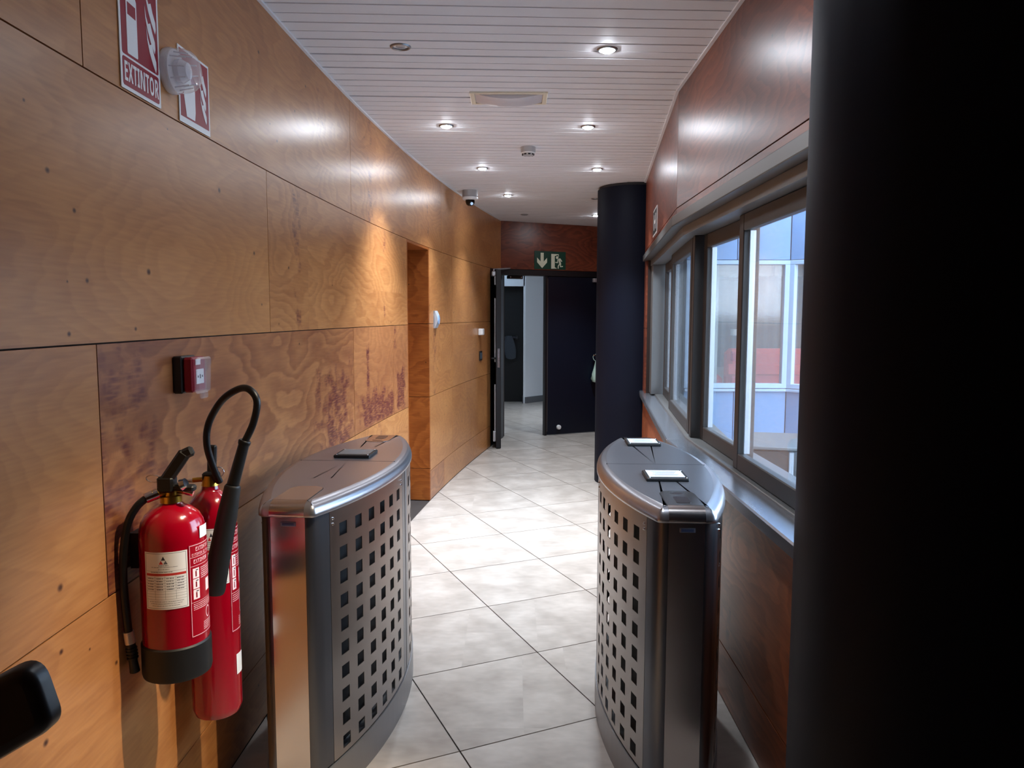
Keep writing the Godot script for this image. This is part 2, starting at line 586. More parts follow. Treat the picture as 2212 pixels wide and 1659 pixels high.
# ------------------------------------------------------------------ left wall
func wall_panel(parent: Node, z0: float, z1: float, y0: float, y1: float, material: Material, start := -1.0) -> void:
	# one plywood sheet bent to the wall, edges 2 mm short of the joints
	z0 -= 0.002; z1 += 0.002; y0 += 0.002; y1 -= 0.002
	var n := maxi(1, int(ceilf((z0 - z1) / 0.22)))
	var m := MB.new()
	var off := Vector2(rng.randf(), rng.randf())
	var flip := 1.0 if rng.randf() < 0.5 else -1.0
	var base := z0
	if start > -0.5:
		# a sheet whose print begins at its own corner
		off = Vector2(start, y1 / 0.61); flip = 1.0
	var th := 0.015
	for k in n:
		var a := lerpf(z0, z1, float(k) / n); var b := lerpf(z0, z1, float(k + 1) / n)
		var na := wl_frame(a, 0).basis.z; var nb := wl_frame(b, 0).basis.z
		var U := func(z: float, y: float) -> Vector2: return Vector2(off.x + flip * (z0 - z) / 2.44, off.y - y / 0.61)
		m.quad_uv(wl(a, y0), wl(b, y0), wl(b, y1), wl(a, y1), U.call(a, y0), U.call(b, y0), U.call(b, y1), U.call(a, y1), na, nb)
		m.quad(wl(a, y1), wl(b, y1), wl(b, y1, -th), wl(a, y1, -th))
		m.quad(wl(a, y0, -th), wl(b, y0, -th), wl(b, y0), wl(a, y0))
	m.quad(wl(z0, y0, -th), wl(z0, y0), wl(z0, y1), wl(z0, y1, -th))
	m.quad(wl(z1, y0), wl(z1, y0, -th), wl(z1, y1, -th), wl(z1, y1))
	obj("panel", m, material, parent)

func wall_core(parent: Node, z0: float, z1: float, y0: float, y1: float, o0: float, o1: float, material: Material, called := "backing") -> void:
	# a solid bent slab from offset o0 (near the room) back to o1
	var n := maxi(1, int(ceilf((z0 - z1) / 0.3)))
	var m := MB.new()
	for k in n:
		var a := lerpf(z0, z1, float(k) / n); var b := lerpf(z0, z1, float(k + 1) / n)
		m.quad(wl(a, y0, o0), wl(b, y0, o0), wl(b, y1, o0), wl(a, y1, o0))
		m.quad(wl(b, y0, o1), wl(a, y0, o1), wl(a, y1, o1), wl(b, y1, o1))
		m.quad(wl(a, y1, o0), wl(b, y1, o0), wl(b, y1, o1), wl(a, y1, o1))
		m.quad(wl(a, y0, o1), wl(b, y0, o1), wl(b, y0, o0), wl(a, y0, o0))
	m.quad(wl(z0, y0, o1), wl(z0, y0, o0), wl(z0, y1, o0), wl(z0, y1, o1))
	m.quad(wl(z1, y0, o0), wl(z1, y0, o1), wl(z1, y1, o1), wl(z1, y1, o0))
	obj(called, m, material, parent)

func left_wall() -> void:
	var w := setting("wall_left", "long curved wall clad in varnished orange brown plywood sheets")
	var zs := 3.0; var oa := -5.497; var ob := -6.21; var ze := -8.80
	wall_core(w, zs, oa, 0.0, J3, -0.0155, -0.2, mats["joint_black"])
	wall_core(w, ob, -9.6, 0.0, J3, -0.0155, -0.2, mats["joint_black"])
	wall_core(w, zs, -9.6, J3, ROOM_H + 0.1, -0.0155, -0.2, mats["joint_black"])
	var rows := [
		[0.004, J0, [zs, 0.69, -1.741, -4.17, oa], [ob, -6.715, -8.0, ze]],
		[J0, J1, [zs, 1.93, -0.5, -2.938, oa], [ob, -7.06, -7.88, ze]],
		[J1, J2, [zs, 0.69, -1.741, -4.17, -5.09, oa], [ob, -7.06, ze]],
		[J2, J3, [zs, 1.93, -0.5, -2.938, oa], [ob, -7.06, -7.88, ze]],
		[J3, ROOM_H, [zs, 0.69, -1.741, -4.17, -6.66, -9.35], []],
	]
	var pick := [[0, 2, 5, 4, 1, 2, 4], [2, 4, 0, 5, 2, 4, 0], [4, 2, 1, 3, 3, 5, 0], [0, 4, 2, 5, 4, 2, 0], [2, 0, 4, 5, 0]]
	for r in 5:
		var k := 0
		for side in [2, 3]:
			var brk: Array = rows[r][side]
			for i in range(brk.size() - 1):
				var sheet: int = pick[r][k % pick[r].size()]
				var start := -1.0
				if r == 2 and sheet == 1 or i == 2 and side == 2 and (r == 3 and sheet == 2 or r == 1 and sheet == 0): start = 0.0
				if r == 2 and sheet == 3: start = (-4.17 - brk[i]) / 2.44 * -1.0 if side == 2 else 0.26
				wall_panel(w, brk[i], brk[i + 1], rows[r][0], rows[r][1], woods[sheet], maxf(start, -1.0) if start == -1.0 else absf(start))
				k += 1
	# doorway in the wall: jambs of orange plywood and a plain door set back in it
	var d := setting("door_1", "recessed doorway lined with orange plywood in the left wall")
	var lv := [0.0, J0 + 0.02, J1, J2, J3]
	for i in 4:
		for s in 2:
			var z := ob if s == 0 else oa
			var m := MB.new()
			var f := wl_frame(z, (lv[i] + lv[i + 1]) / 2.0, -0.15)
			m.rbox(Vector3(0.02, lv[i + 1] - lv[i] - 0.004, 0.3), 0.001, f * Transform3D(Basis.IDENTITY, Vector3(0.0105 if s == 1 else -0.0105, 0, 0)))
			for q in m.v.size(): m.t[q] = Vector2(m.v[q].x * 0.5 + 0.3 * i, m.v[q].y * 1.2)
			obj("jamb_panel", m, mats["orange_plywood"], d)
	wall_core(d, oa - 0.02, ob + 0.02, J3 - 0.02, J3 - 0.001, 0.0, -0.3, mats["orange_plywood"], "lintel_panel")
	wall_core(d, oa - 0.02, ob + 0.02, 0.0, J3 - 0.02, -0.27, -0.31, mats["orange_plywood"], "leaf")
	# black casing where the wall meets the end doors
	wall_core(w, ze, -9.5, 0.0, J3, -0.002, -0.015, mats["black_paint"], "casing")
	var t := setting("trim_1", "white angle strip along the top of the left wall")
	wall_core(t, zs, -9.33, ROOM_H - 0.008, ROOM_H, 0.014, 0.0005, mats["slat"], "strip")

# ------------------------------------------------------------------ right wall
const R0 := Vector2(0.843, 3.0)
const RA := Vector2(0.847, -1.9)
const RB := Vector2(0.862, -4.01)
const RC := Vector2(1.139, -6.44)
const RD := Vector2(1.57, -10.2)

func facet(a: Vector2, b: Vector2) -> Transform3D:
	# frame at a: x from a to b, y up, z into the room
	var d := (b - a).normalized()
	var x := Vector3(d.x, 0, d.y)
	return Transform3D(Basis(x, Vector3.UP, x.cross(Vector3.UP)), Vector3(a.x, 0, a.y))

func flat_panel(parent: Node, f: Transform3D, x0: float, x1: float, y0: float, y1: float, material: Material, th := 0.015, z := 0.0) -> void:
	var m := MB.new()
	var off := Vector2(rng.randf(), rng.randf())
	m.rbox(Vector3(x1 - x0 - 0.004, y1 - y0 - 0.004, th), 0.0008, f * Transform3D(Basis.IDENTITY, Vector3((x0 + x1) / 2, (y0 + y1) / 2, z - th / 2)))
	var inv := f.affine_inverse()
	for q in m.v.size():
		var p: Vector3 = inv * m.v[q]
		m.t[q] = Vector2(off.x + p.x / 2.44, off.y - p.y / 0.61)
	obj("panel", m, material, parent)

func slab(parent: Node, f: Transform3D, x0: float, x1: float, y0: float, y1: float, z0: float, z1: float, material: Material, called: String, r := 0.0) -> MeshInstance3D:
	var m := MB.new()
	m.rbox(Vector3(x1 - x0, y1 - y0, z1 - z0), r, f * Transform3D(Basis.IDENTITY, Vector3((x0 + x1) / 2, (y0 + y1) / 2, (z0 + z1) / 2)))
	return obj(called, m, material, parent)

func rslab(parent: Node, f: Transform3D, l: float, x0: float, x1: float, y0: float, y1: float, z0: float, z1: float, material: Material, called: String, r := 0.0) -> MeshInstance3D:
	return slab(parent, f, l - x1, l - x0, y0, y1, z0, z1, material, called, r)

func right_wall() -> void:
	var w := setting("wall_right", "right wall of reddish plywood above and below a long window band")
	var head := 2.066; var sill := 0.885
	# frames start at the far end of each stretch, so that z points into the room; distances count from the near end
	var fs := [facet(RA, R0), facet(RB, RA), facet(RC, RB), facet(RD, RC)]
	var ls := [R0.distance_to(RA), RA.distance_to(RB), RB.distance_to(RC), RC.distance_to(RD)]
	for k in 4:
		var f: Transform3D = fs[k]; var l: float = ls[k]
		var full := k == 0 or k == 3
		# solid core
		if full:
			rslab(w, f, l, -0.02, l + 0.02, 0.0, ROOM_H + 0.1, -0.3, -0.0155, mats["joint_black"], "backing")
		else:
			rslab(w, f, l, -0.02, l + 0.02, 0.0, sill - 0.06, -0.3, -0.0155, mats["joint_black"], "backing")
			rslab(w, f, l, -0.02, l + 0.02, head + 0.02, ROOM_H + 0.1, -0.3, -0.0155, mats["joint_black"], "backing")
		var rw: Material = red_woods[k % 2]
		var ys := [0.003, 0.22, sill - 0.05] if not full else [0.003, 0.22, 0.83, 1.44, 2.108]
		for i in ys.size() - 1: flat_panel(w, f, 0.0, l, ys[i], ys[i + 1], red_woods[2] if i < 2 else rw)
		if not full: flat_panel(w, f, 0.0, l, head, 2.108, rw)
		flat_panel(w, f, 0.0, l, 2.108, ROOM_H, red_woods[(k + 1) % 2])
	var t := setting("trim_2", "white angle strip along the top of the right wall")
	for k in 4: rslab(t, fs[k], ls[k], 0, ls[k], ROOM_H - 0.008, ROOM_H, 0.0005, 0.016, mats["slat"], "strip")
	# metal casing over the windows, sill below
	var hd := setting("trim_3", "projecting grey metal casing over the window band")
	var sl := setting("trim_4", "brushed metal window sill running along the right wall")
	for k in [1, 2]:
		var e0 := -0.05 if k == 1 else 0.0
		rslab(hd, fs[k], ls[k], e0, ls[k] + (0.0 if k == 1 else 0.12), head - 0.052, head - 0.001, -0.06, 0.024, mats["casing"], "casing", 0.003)
		rslab(hd, fs[k], ls[k], e0, ls[k], head - 0.10, head - 0.052, -0.20, -0.035, mats["alu"], "track", 0.002)
		rslab(sl, fs[k], ls[k], e0, ls[k] + (0.0 if k == 1 else 0.25), sill - 0.05, sill, -0.10, 0.03, mats["sill"], "sill_board", 0.006)
		rslab(sl, fs[k], ls[k], e0, ls[k], sill - 0.055, sill + 0.012, -0.30, -0.075, mats["alu"], "track", 0.003)
	# two window units of sliding sashes
	window_unit("window_1", "nearer sliding window of the right wall", fs[1], ls[1], sill, head, [[0.02, 1.30, -0.115], [1.26, 2.06, -0.155]], 0.0)
	window_unit("window_2", "farther sliding window of the right wall next to the column", fs[2], ls[2], sill, head, [[0.10, 1.26, -0.115], [1.22, 2.20, -0.155]], 0.18)

func window_unit(called: String, label: String, f: Transform3D, l: float, sill: float, head: float, sashes: Array, end: float) -> void:
	var w := setting(called, label)
	var y0 := sill + 0.012; var y1 := head - 0.10
	rslab(w, f, l, -0.02, 0.02, y0, y1, -0.17, -0.095, mats["alu_dark"], "post", 0.003)
	rslab(w, f, l, l - 0.02 - end, l + 0.02, y0, y1, -0.17, -0.04 if end else -0.095, mats["alu"] if end else mats["alu_dark"], "post", 0.003)
	for s in sashes:
		var x0: float = s[0]; var x1: float = s[1]; var z: float = s[2]
		var fr := Node3D.new()
		fr.name = numbered("sash", w)
		w.add_child(fr, true)
		var b := 0.062; var t := 0.018
		rslab(fr, f, l, x0, x0 + b, y0, y1, z - t, z + t, mats["alu_dark"], "stile", 0.004)
		rslab(fr, f, l, x1 - b, x1, y0, y1, z - t, z + t, mats["alu_dark"], "stile", 0.004)
		rslab(fr, f, l, x0 + b, x1 - b, y0, y0 + 0.07, z - t, z + t, mats["alu_dark"], "rail", 0.004)
		rslab(fr, f, l, x0 + b, x1 - b, y1 - 0.07, y1, z - t, z + t, mats["alu_dark"], "rail", 0.004)
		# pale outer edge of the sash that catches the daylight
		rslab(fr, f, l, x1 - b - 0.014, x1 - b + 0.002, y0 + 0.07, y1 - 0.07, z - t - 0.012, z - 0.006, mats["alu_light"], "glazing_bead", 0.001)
		rslab(fr, f, l, x0 + b - 0.004, x1 - b + 0.004, y0 + 0.066, y1 - 0.066, z - 0.004, z + 0.002, mats["glass"], "pane")

# ------------------------------------------------------------------ end wall with double doors
const E0 := Vector2(-0.258, -9.31)
const E1 := Vector2(1.60, -10.18)

func end_wall() -> void:
	var f := facet(E0, E1)
	f = Transform3D(Basis(f.basis.x, Vector3.UP, f.basis.x.cross(Vector3.UP)), f.origin)
	var l := E0.distance_to(E1)
	var dh := 2.10
	var w := setting("wall_end", "reddish plywood wall over the double doors at the corridor end")
	slab(w, f, -0.5, l, dh + 0.02, ROOM_H + 0.1, -0.2, -0.0155, mats["joint_black"], "backing")
	flat_panel(w, f, 0.0, l, dh + 0.022, ROOM_H, red_woods[0])
	var d := setting("door_2", "black double doors at the corridor end with the left leaf standing open")
	slab(d, f, 0.0, l, dh - 0.05, dh + 0.02, -0.12, 0.012, mats["black_paint"], "frame_head", 0.003)
	slab(d, f, 0.0, 0.045, 0.0, dh - 0.05, -0.12, 0.01, mats["black_paint"], "frame_jamb", 0.003)
	slab(d, f, 0.752, 0.785, 0.0, dh - 0.05, -0.06, 0.0, mats["black_paint"], "meeting_stile", 0.003)
	# right leaf, closed
	var lr := slab(d, f, 0.79, 1.70, 0.008, dh - 0.052, -0.055, -0.004, mats["navy_door"], "leaf", 0.003)
	slab(lr, f, 0.786, 0.791, 0.05, dh - 0.08, -0.05, -0.0025, mats["alu"], "edge_seal")
	slab(d, f, 1.70, l, 0.0, dh, -0.12, 0.0, mats["black_paint"], "frame_jamb")
	var st := MB.new()
	st.lathe([Vector2(0.0, 0.03), Vector2(0.022, 0.03), Vector2(0.03, 0.024), Vector2(0.03, 0.0)], 20, f * Transform3D(Basis(Vector3.RIGHT, Vector3(0, 0, 1), Vector3(0, -1, 0)), Vector3(0.955, 0.10, -0.003)))
	obj("door_stop", st, mats["white_plastic"], lr)
	slab(lr, f, 1.44, 1.66, dh - 0.115, dh - 0.065, 0.0, 0.045, mats["alu_light"], "closer", 0.006)
	slab(lr, f, 1.545, 1.575, 1.02, 1.05, -0.004, 0.055, mats["chrome"], "handle", 0.004)
	slab(lr, f, 1.44, 1.575, 1.02, 1.042, 0.045, 0.062, mats["chrome"], "handle", 0.006)
	# left leaf, open towards the room along the left wall
	var h0 := f * Vector3(0.05, 0, 0.01)
	var g := facet(Vector2(h0.x, h0.z), Vector2(-0.155, -8.655))
	g.basis = Basis(g.basis.x, Vector3.UP, g.basis.x.cross(Vector3.UP))
	var gl := Vector2(h0.x, h0.z).distance_to(Vector2(-0.155, -8.655))
	var ll := slab(d, g, 0.0, gl, 0.008, dh - 0.03, -0.028, 0.03, mats["black_paint"], "leaf", 0.003)
	slab(ll, g, gl - 0.001, gl + 0.0025, 0.95, 1.17, -0.013, 0.013, mats["chrome"], "lock_plate", 0.001)
	slab(ll, g, gl - 0.12, gl - 0.03, 1.045, 1.065, 0.068, 0.085, mats["black_plastic"], "handle", 0.005)
	slab(ll, g, gl - 0.05, gl - 0.03, 1.045, 1.065, 0.028, 0.085, mats["black_plastic"], "handle", 0.005)
	for q in [[0.06, 0.75], [0.95, 1.75], [1.84, 2.02]]:
		slab(ll, g, gl - 0.075, gl - 0.06, q[0] + 0.06, q[1], 0.03, 0.046, mats["alu_light"], "bolt_rod", 0.003)
	slab(ll, g, gl - 0.10, gl - 0.04, 0.08, 0.2, 0.03, 0.062, mats["alu_light"], "bolt_case", 0.004)
	slab(ll, g, gl - 0.22, gl - 0.02, dh - 0.10, dh - 0.045, 0.03, 0.077, mats["alu_light"], "closer", 0.008)
	var arm := MB.new()
	arm.tube([g * Vector3(gl - 0.12, dh - 0.035, 0.05), g * Vector3(gl - 0.12, dh - 0.018, 0.05), f * Vector3(0.24, dh + 0.03, 0.03)], 0.008, 8)
	obj("closer_arm", arm, mats["alu_light"], ll)
	# closer bar hanging from the frame head
	var cb := slab(d, f, 0.26, 0.46, dh - 0.092, dh - 0.052, -0.11, -0.05, mats["black_plastic"], "head_bar", 0.005)
	for x in [0.28, 0.43]: slab(cb, f, x, x + 0.012, dh - 0.08, dh - 0.062, -0.05, -0.046, mats["alu_light"], "screw_cap")
	# a bag on the handle of the closed leaf
	var bag := thing("plastic_bag", "pale green plastic bag hanging from the closed door's handle behind the column", "bag", f * Vector3(1.478, -0.02, 0.055))
	var m := MB.new()
	var prof := [Vector2(0.004, 0.98), Vector2(0.014, 0.93), Vector2(0.03, 0.87), Vector2(0.05, 0.80), Vector2(0.055, 0.74), Vector2(0.042, 0.70), Vector2(0.0, 0.69)]
	m.lathe(prof, 14)
	for q in m.v.size(): m.v[q] += Vector3(m.v[q].x, 0, m.v[q].z) * 0.18 * sin(m.v[q].y * 40.0 + atan2(m.v[q].z, m.v[q].x) * 5.0)
	obj("sack", m, mat("bag", Color8(196, 222, 206), 0.35, 0.0, {"backlight_enabled": true, "backlight": Color(0.3, 0.4, 0.32)}), bag)
	var hm := MB.new()
	hm.tube(smooth_path([Vector3(0.0, 0.97, 0), Vector3(-0.03, 1.0, 0), Vector3(-0.035, 1.04, 0), Vector3(0.0, 1.062, 0), Vector3(0.03, 1.03, 0), Vector3(0.0, 0.97, 0)], 4), 0.004, 6)
	obj("strap", hm, mats["bag"], bag)
	exit_sign(f * Transform3D(Basis.IDENTITY, Vector3(0.815, 2.248, 0.001)))

func exit_sign(f: Transform3D) -> void:
	var s := thing("exit_sign", "green emergency exit sign with white arrow and running figure over the black doors", "sign")
	var m := MB.new()
	plate(m, rect2(0.45, 0.226), 0.0, 0.004, f)
	obj("plate", m, mats["sign_green"], s)
	var k := 0.1
	var a := MB.new()
	var arrow := PackedVector2Array()
	for p in [[-1.37, 0.92], [-0.93, 0.92], [-0.93, -0.18], [-0.45, 0.30], [-0.45, -0.28], [-1.15, -1.0], [-1.87, -0.28], [-1.87, 0.30], [-1.37, -0.18]]:
		arrow.append(Vector2(p[0], p[1]) * k)
	plate(a, arrow, 0.004, 0.0046, f)
	obj("arrow", a, mats["sign_cream"], s)
	var dm := MB.new()
	var door := PackedVector2Array()
	for p in [[0.15, 0.82], [1.22, 0.82], [1.24, 0.5], [1.16, 0.5], [1.14, 0.74], [0.66, 0.56], [0.66, -0.84], [1.0, -1.0], [0.15, -1.04]]:
		door.append(Vector2(p[0], p[1]) * k)
	plate(dm, door, 0.004, 0.0046, f)
	obj("door_symbol", dm, mats["sign_cream"], s)
	var r := MB.new()
	var head := PackedVector2Array()
	for i in 16: head.append((Vector2(1.0, 0.38) + Vector2(cos(TAU * i / 16), sin(TAU * i / 16)) * 0.18) * k)
	plate(r, head, 0.004, 0.0046, f)
	for limb in [[[1.16, 0.18], [1.42, 0.14], [1.6, -0.42], [1.3, -0.42]], [[1.2, 0.26], [1.46, 0.3], [1.74, -0.06], [1.64, -0.14], [1.4, 0.14], [1.2, 0.1]],
		[[1.16, 0.2], [1.1, -0.32], [0.74, -0.26], [0.72, -0.17], [1.0, -0.19], [1.04, 0.14]], [[1.58, -0.38], [1.56, -0.7], [1.86, -0.64], [1.84, -0.78], [1.44, -0.82], [1.42, -0.4]],
		[[1.32, -0.38], [1.1, -0.66], [1.1, -1.0], [1.24, -1.0], [1.24, -0.7], [1.48, -0.42]]]:
		var q := PackedVector2Array()
		for p in limb: q.append(Vector2(p[0], p[1]) * k)
		plate(r, q, 0.004, 0.0046, f)
	obj("running_figure", r, mats["sign_cream"], s)

# ------------------------------------------------------------------ ceiling
func ceiling_slats() -> void:
	var c := setting("ceiling", "suspended ceiling of narrow white metal slats running across the corridor")
	var room := PackedVector2Array()
	for k in 20:
		var p := wl(3.0 - 12.4 * k / 19.0, 0, 0.0)
		room.append(Vector2(p.x, p.z))
	room.append(Vector2(-0.25, -9.36)); room.append(Vector2(1.60, -10.2)); room.append(RC); room.append(RB); room.append(R0)
	var d := Vector2(1.0, -0.04).normalized(); var e := Vector2(-d.y, d.x)
	var pitch := 0.0922
	for k in range(-66, 79):
		var o := Vector2(0, -2.966 - pitch * k)
		if o.y > 3.1 or o.y < -10.5: continue
		var gap := rng.randf_range(0.004, 0.0065)
		if rng.randf() < 0.08: gap = 0.011
		var q := PackedVector2Array([o - d * 2.5, o + d * 2.5, o + d * 2.5 - e * (pitch - gap), o - d * 2.5 - e * (pitch - gap)])
		for piece in Geometry2D.intersect_polygons(q, room):
			if piece.size() < 3: continue
			var m := MB.new()
			var sag := rng.randf_range(-0.0008, 0.0008)
			# chamfered long edges: a narrower lower face below a full-width upper one
			m.prism(piece, ROOM_H + 0.002 + sag, ROOM_H + 0.02)
			var low := Geometry2D.offset_polygon(piece, -0.002)
			if low.size() == 1: m.prism(low[0], ROOM_H + sag, ROOM_H + 0.002 + sag)
			obj("slat", m, mats["slat"], c)
	var b := MB.new()
	b.box(Vector3(-1.6, ROOM_H + 0.024, -10.6), Vector3(2.0, ROOM_H + 0.15, 3.3))
	obj("backing", b, mats["slat_dark"], c)

func back_wall() -> void:
	var w := setting("wall_back", "plywood wall closing the corridor behind the viewer")
	var m := MB.new()
	m.box(Vector3(-1.3, 0, 3.0), Vector3(1.2, ROOM_H + 0.1, 3.2))
	obj("panel", m, woods[2], w)

# ------------------------------------------------------------------ hall beyond the doors
func hall_beyond() -> void:
	var w := setting("wall_hall", "white plastered hall beyond the open door")
	var hh := 2.75
	var I := Transform3D.IDENTITY
	slab(w, I, -0.35, 1.9, hh, hh + 0.1, -15.2, -9.2, mats["plaster"], "hall_ceiling")
	slab(w, I, -0.65, -0.5, 0.0, hh, -15.2, -9.5, mats["plaster"], "side")
	slab(w, I, 1.6, 1.75, 0.0, hh, -15.2, -10.2, mats["plaster"], "side")
	# corner pier right of the far doorway, its right face falling back
	var pier := PackedVector2Array([Vector2(0.235, -13.25), Vector2(1.6, -14.75), Vector2(1.6, -15.1), Vector2(0.20, -15.1), Vector2(0.20, -13.25)])
	var m := MB.new()
	m.prism(pier, 0.0, hh)
	obj("pier", m, mats["plaster"], w)
	slab(w, I, -0.6, 0.22, 2.065, hh, -13.7, -13.25, mats["plaster"], "lintel")
	slab(w, I, -0.6, 0.22, 0.0, hh, -14.2, -14.0, mats["plaster"], "side")
	var bb := setting("baseboard_hall", "grey skirting at the foot of the hall's white pier")
	var sk := MB.new()
	sk.prism(PackedVector2Array([Vector2(0.23, -13.235), Vector2(0.255, -13.24), Vector2(1.61, -14.73), Vector2(1.6, -14.78), Vector2(0.22, -13.27)]), 0.0, 0.11)
	sk.box(Vector3(0.188, 0, -13.5), Vector3(0.202, 0.11, -13.24))
	obj("skirting", sk, mat("skirting", Color8(96, 96, 98), 0.6), bb)
	var d := setting("door_3", "black door with a push bar at the far side of the hall")
	slab(d, I, -0.6, 0.2, 0.0, 2.065, -13.56, -13.5, mat("matt_black", Color8(5, 5, 7), 0.6), "leaf", 0.003)
	slab(d, I, -0.45, 0.1, 1.14, 1.175, -13.48, -13.44, mat("bar_grey", Color8(70, 70, 78), 0.35, 0.6), "push_bar", 0.008)
	slab(d, I, -0.45, -0.40, 1.12, 1.195, -13.5, -13.44, mats["black_plastic"], "bracket", 0.004)
	slab(d, I, 0.06, 0.11, 1.12, 1.195, -13.5, -13.44, mats["black_plastic"], "bracket", 0.004)
	var j := thing("jacket", "grey jacket draped over the push bar of the far black door", "jacket", Vector3(-0.06, 0, -13.43))
	var rows := []
	for i in 13:
		var t := i / 12.0
		var row := PackedVector3Array()
		for a in 20:
			var an := TAU * a / 20
			var wd := 0.05 + 0.055 * sin(t * 2.2) + 0.008 * sin(an * 4.0 + t * 5.0)
			row.append(Vector3(cos(an) * wd + 0.04 * t, 1.19 - 0.40 * t + 0.02 * cos(an * 2.0) * t, sin(an) * (0.022 + 0.006 * sin(an * 3.0)) + 0.012))
		rows.append(row)
	var jm := MB.new()
	jm.grid(rows, true)
	for a in 20:
		jm.tri(Vector3(0, 1.195, 0.012), rows[0][a], rows[0][(a + 1) % 20])
		jm.tri(Vector3(0.04, 0.79, 0.012), rows[12][(a + 1) % 20], rows[12][a])
	obj("cloth", jm, mat("cloth_grey", Color8(62, 66, 72), 0.9), j)
	lamp(Vector3(0.7, hh, -11.4), 4.0, "round recessed downlight in the hall beyond the open door", "")

# ------------------------------------------------------------------ courtyard outside the windows
func courtyard() -> void:
	var I := Transform3D.IDENTITY
	var lg := MB.new()
	lg.prism(PackedVector2Array([Vector2(1.10, -2.0), Vector2(1.20, -2.0), Vector2(1.225, -3.5), Vector2(1.32, -4.9), Vector2(1.52, -6.6), Vector2(1.36, -6.6), Vector2(1.12, -4.0)]), 0.70, 0.80)
	var ledge := obj("window_ledge", lg, mats["ledge"])
	tag(ledge, "bright white outer ledge below the windows", "ledge")
	var yard := setting("floor_courtyard", "pale paved courtyard floor outside the windows")
	slab(yard, I, 1.1, 9.0, -0.2, -0.02, -13.0, 2.5, mats["paving"], "paving")
	var b := thing("courtyard_facade", "pale blue clad wing with a window band across the courtyard", "building", Vector3.ZERO)
	var c0 := Vector2(0.9, -7.02); var c1 := Vector2(2.62, -7.15); var c2 := Vector2(4.4, -5.4)
	# the window wall is wide: two faces meeting at an inner corner
	var fa := facet(Vector2(1.64, -7.15), c1)
	var fb := facet(c1, c2)
	var la := Vector2(1.64, -7.15).distance_to(c1); var lb := c1.distance_to(c2)
	var i := 0
	for pair in [[fa, la, [0.0, 0.48, la]], [fb, lb, [0.0, 0.62, 1.24, 1.86, lb]]]:
		var f: Transform3D = pair[0]; var l: float = pair[1]; var xs: Array = pair[2]
		for k in xs.size() - 1:
			slab(b, f, xs[k] + 0.003, xs[k + 1] - 0.003, 0.0, 0.83, -0.06, 0.0, mats["cladding"], "panel", 0.003)
			slab(b, f, xs[k] + 0.003, xs[k + 1] - 0.003, 2.075, 2.575, -0.06, 0.0, mats["cladding"], "panel", 0.003)
			slab(b, f, xs[k] + 0.003, xs[k + 1] - 0.003, 2.585, 3.2, -0.06, 0.0, mats["cladding"], "panel", 0.003)
		slab(b, f, 0, l, 0.83, 0.855, -0.06, 0.035, mats["cladding_trim"], "ledge", 0.004)
		slab(b, f, 0, l, 0.86, 0.905, -0.06, 0.01, mats["cladding_trim"], "rail", 0.004)
		slab(b, f, 0, l, 2.03, 2.07, -0.06, 0.01, mats["cladding_trim"], "rail", 0.004)
		for x in ([0.0, la - 0.05] if i == 0 else [0.0, 0.8, 1.6, lb - 0.05]):
			slab(b, f, x, x + 0.05, 0.90, 2.03, -0.06, 0.01, mats["cladding_trim"], "post", 0.004)
		slab(b, f, 0.02, l - 0.02, 0.90, 2.03, -0.04, -0.034, mats["glass"], "pane")
		slab(b, f, 0.0, l + 0.3, -0.02, 0.84, -0.3, -0.062, mats["room_grey"], "wall")
		slab(b, f, 0.0, l + 0.3, 2.06, 3.2, -0.3, -0.062, mats["room_grey"], "wall")
		i += 1
	# the room behind that band
	slab(b, I, 1.98, 6.5, 0.0, 0.02, -10.5, -7.5, mats["room_grey"], "room_floor")
	slab(b, I, 1.98, 6.5, 2.5, 2.6, -10.5, -7.5, mats["plaster"], "room_ceiling")
	slab(b, I, 1.98, 6.5, 0.0, 2.6, -10.6, -10.4, mat("partition", Color8(150, 148, 138), 0.8), "partition")
	slab(b, I, 1.98, 2.05, 0.0, 2.6, -10.5, -7.5, mats["partition"], "partition")
	for k in 5:
		slab(b, I, 2.3 + 0.42 * k, 2.33 + 0.42 * k, 0.0, 2.5, -10.4, -10.36, mats["alu_dark"], "mullion")
	var cu := MB.new()
	var rows := []
	for yy in [0.9, 2.05]:
		var row := PackedVector3Array()
		for k in 60: row.append(Vector3(2.5 + 0.06 * k * 0.5, yy, -9.6 + 0.03 * sin(k * 1.4)))
		rows.append(row)
	cu.grid(rows)
	obj("curtain", cu, mats["curtain"], b)
	var sofa := thing("red_sofa", "red upholstered sofa behind the courtyard windows", "sofa", Vector3(3.28, 0.021, -8.2))
	for q in [["seat", Vector3(0, 0.42, -0.3), Vector3(2.0, 0.3, 0.7)], ["backrest", Vector3(-0.5, 0.83, 0.14), Vector3(0.98, 0.70, 0.2)], ["backrest", Vector3(0.5, 0.83, 0.14), Vector3(0.98, 0.70, 0.2)], ["rail", Vector3(0, 0.96, 0.25), Vector3(2.0, 0.12, 0.03)], ["arm", Vector3(-1.1, 0.65, -0.2), Vector3(0.18, 0.5, 0.75)], ["arm", Vector3(1.1, 0.65, -0.2), Vector3(0.18, 0.5, 0.75)], ["base", Vector3(0, 0.135, -0.25), Vector3(1.9, 0.27, 0.6)]]:
		var m := MB.new()
		m.rbox(q[2], 0.05, Transform3D(Basis.IDENTITY, q[1]))
		obj(q[0], m, mats["sofa_red"], sofa)
	var tl := thing("tube_light", "white ceiling tube light glowing inside the courtyard wing", "light", Vector3(2.85, 2.415, -8.9))
	var tm := MB.new()
	tm.rbox(Vector3(1.2, 0.05, 0.14), 0.01, Transform3D(Basis.IDENTITY, Vector3(0, 0.055, 0)))
	obj("housing", tm, mats["white_plastic"], tl)
	var te := MB.new()
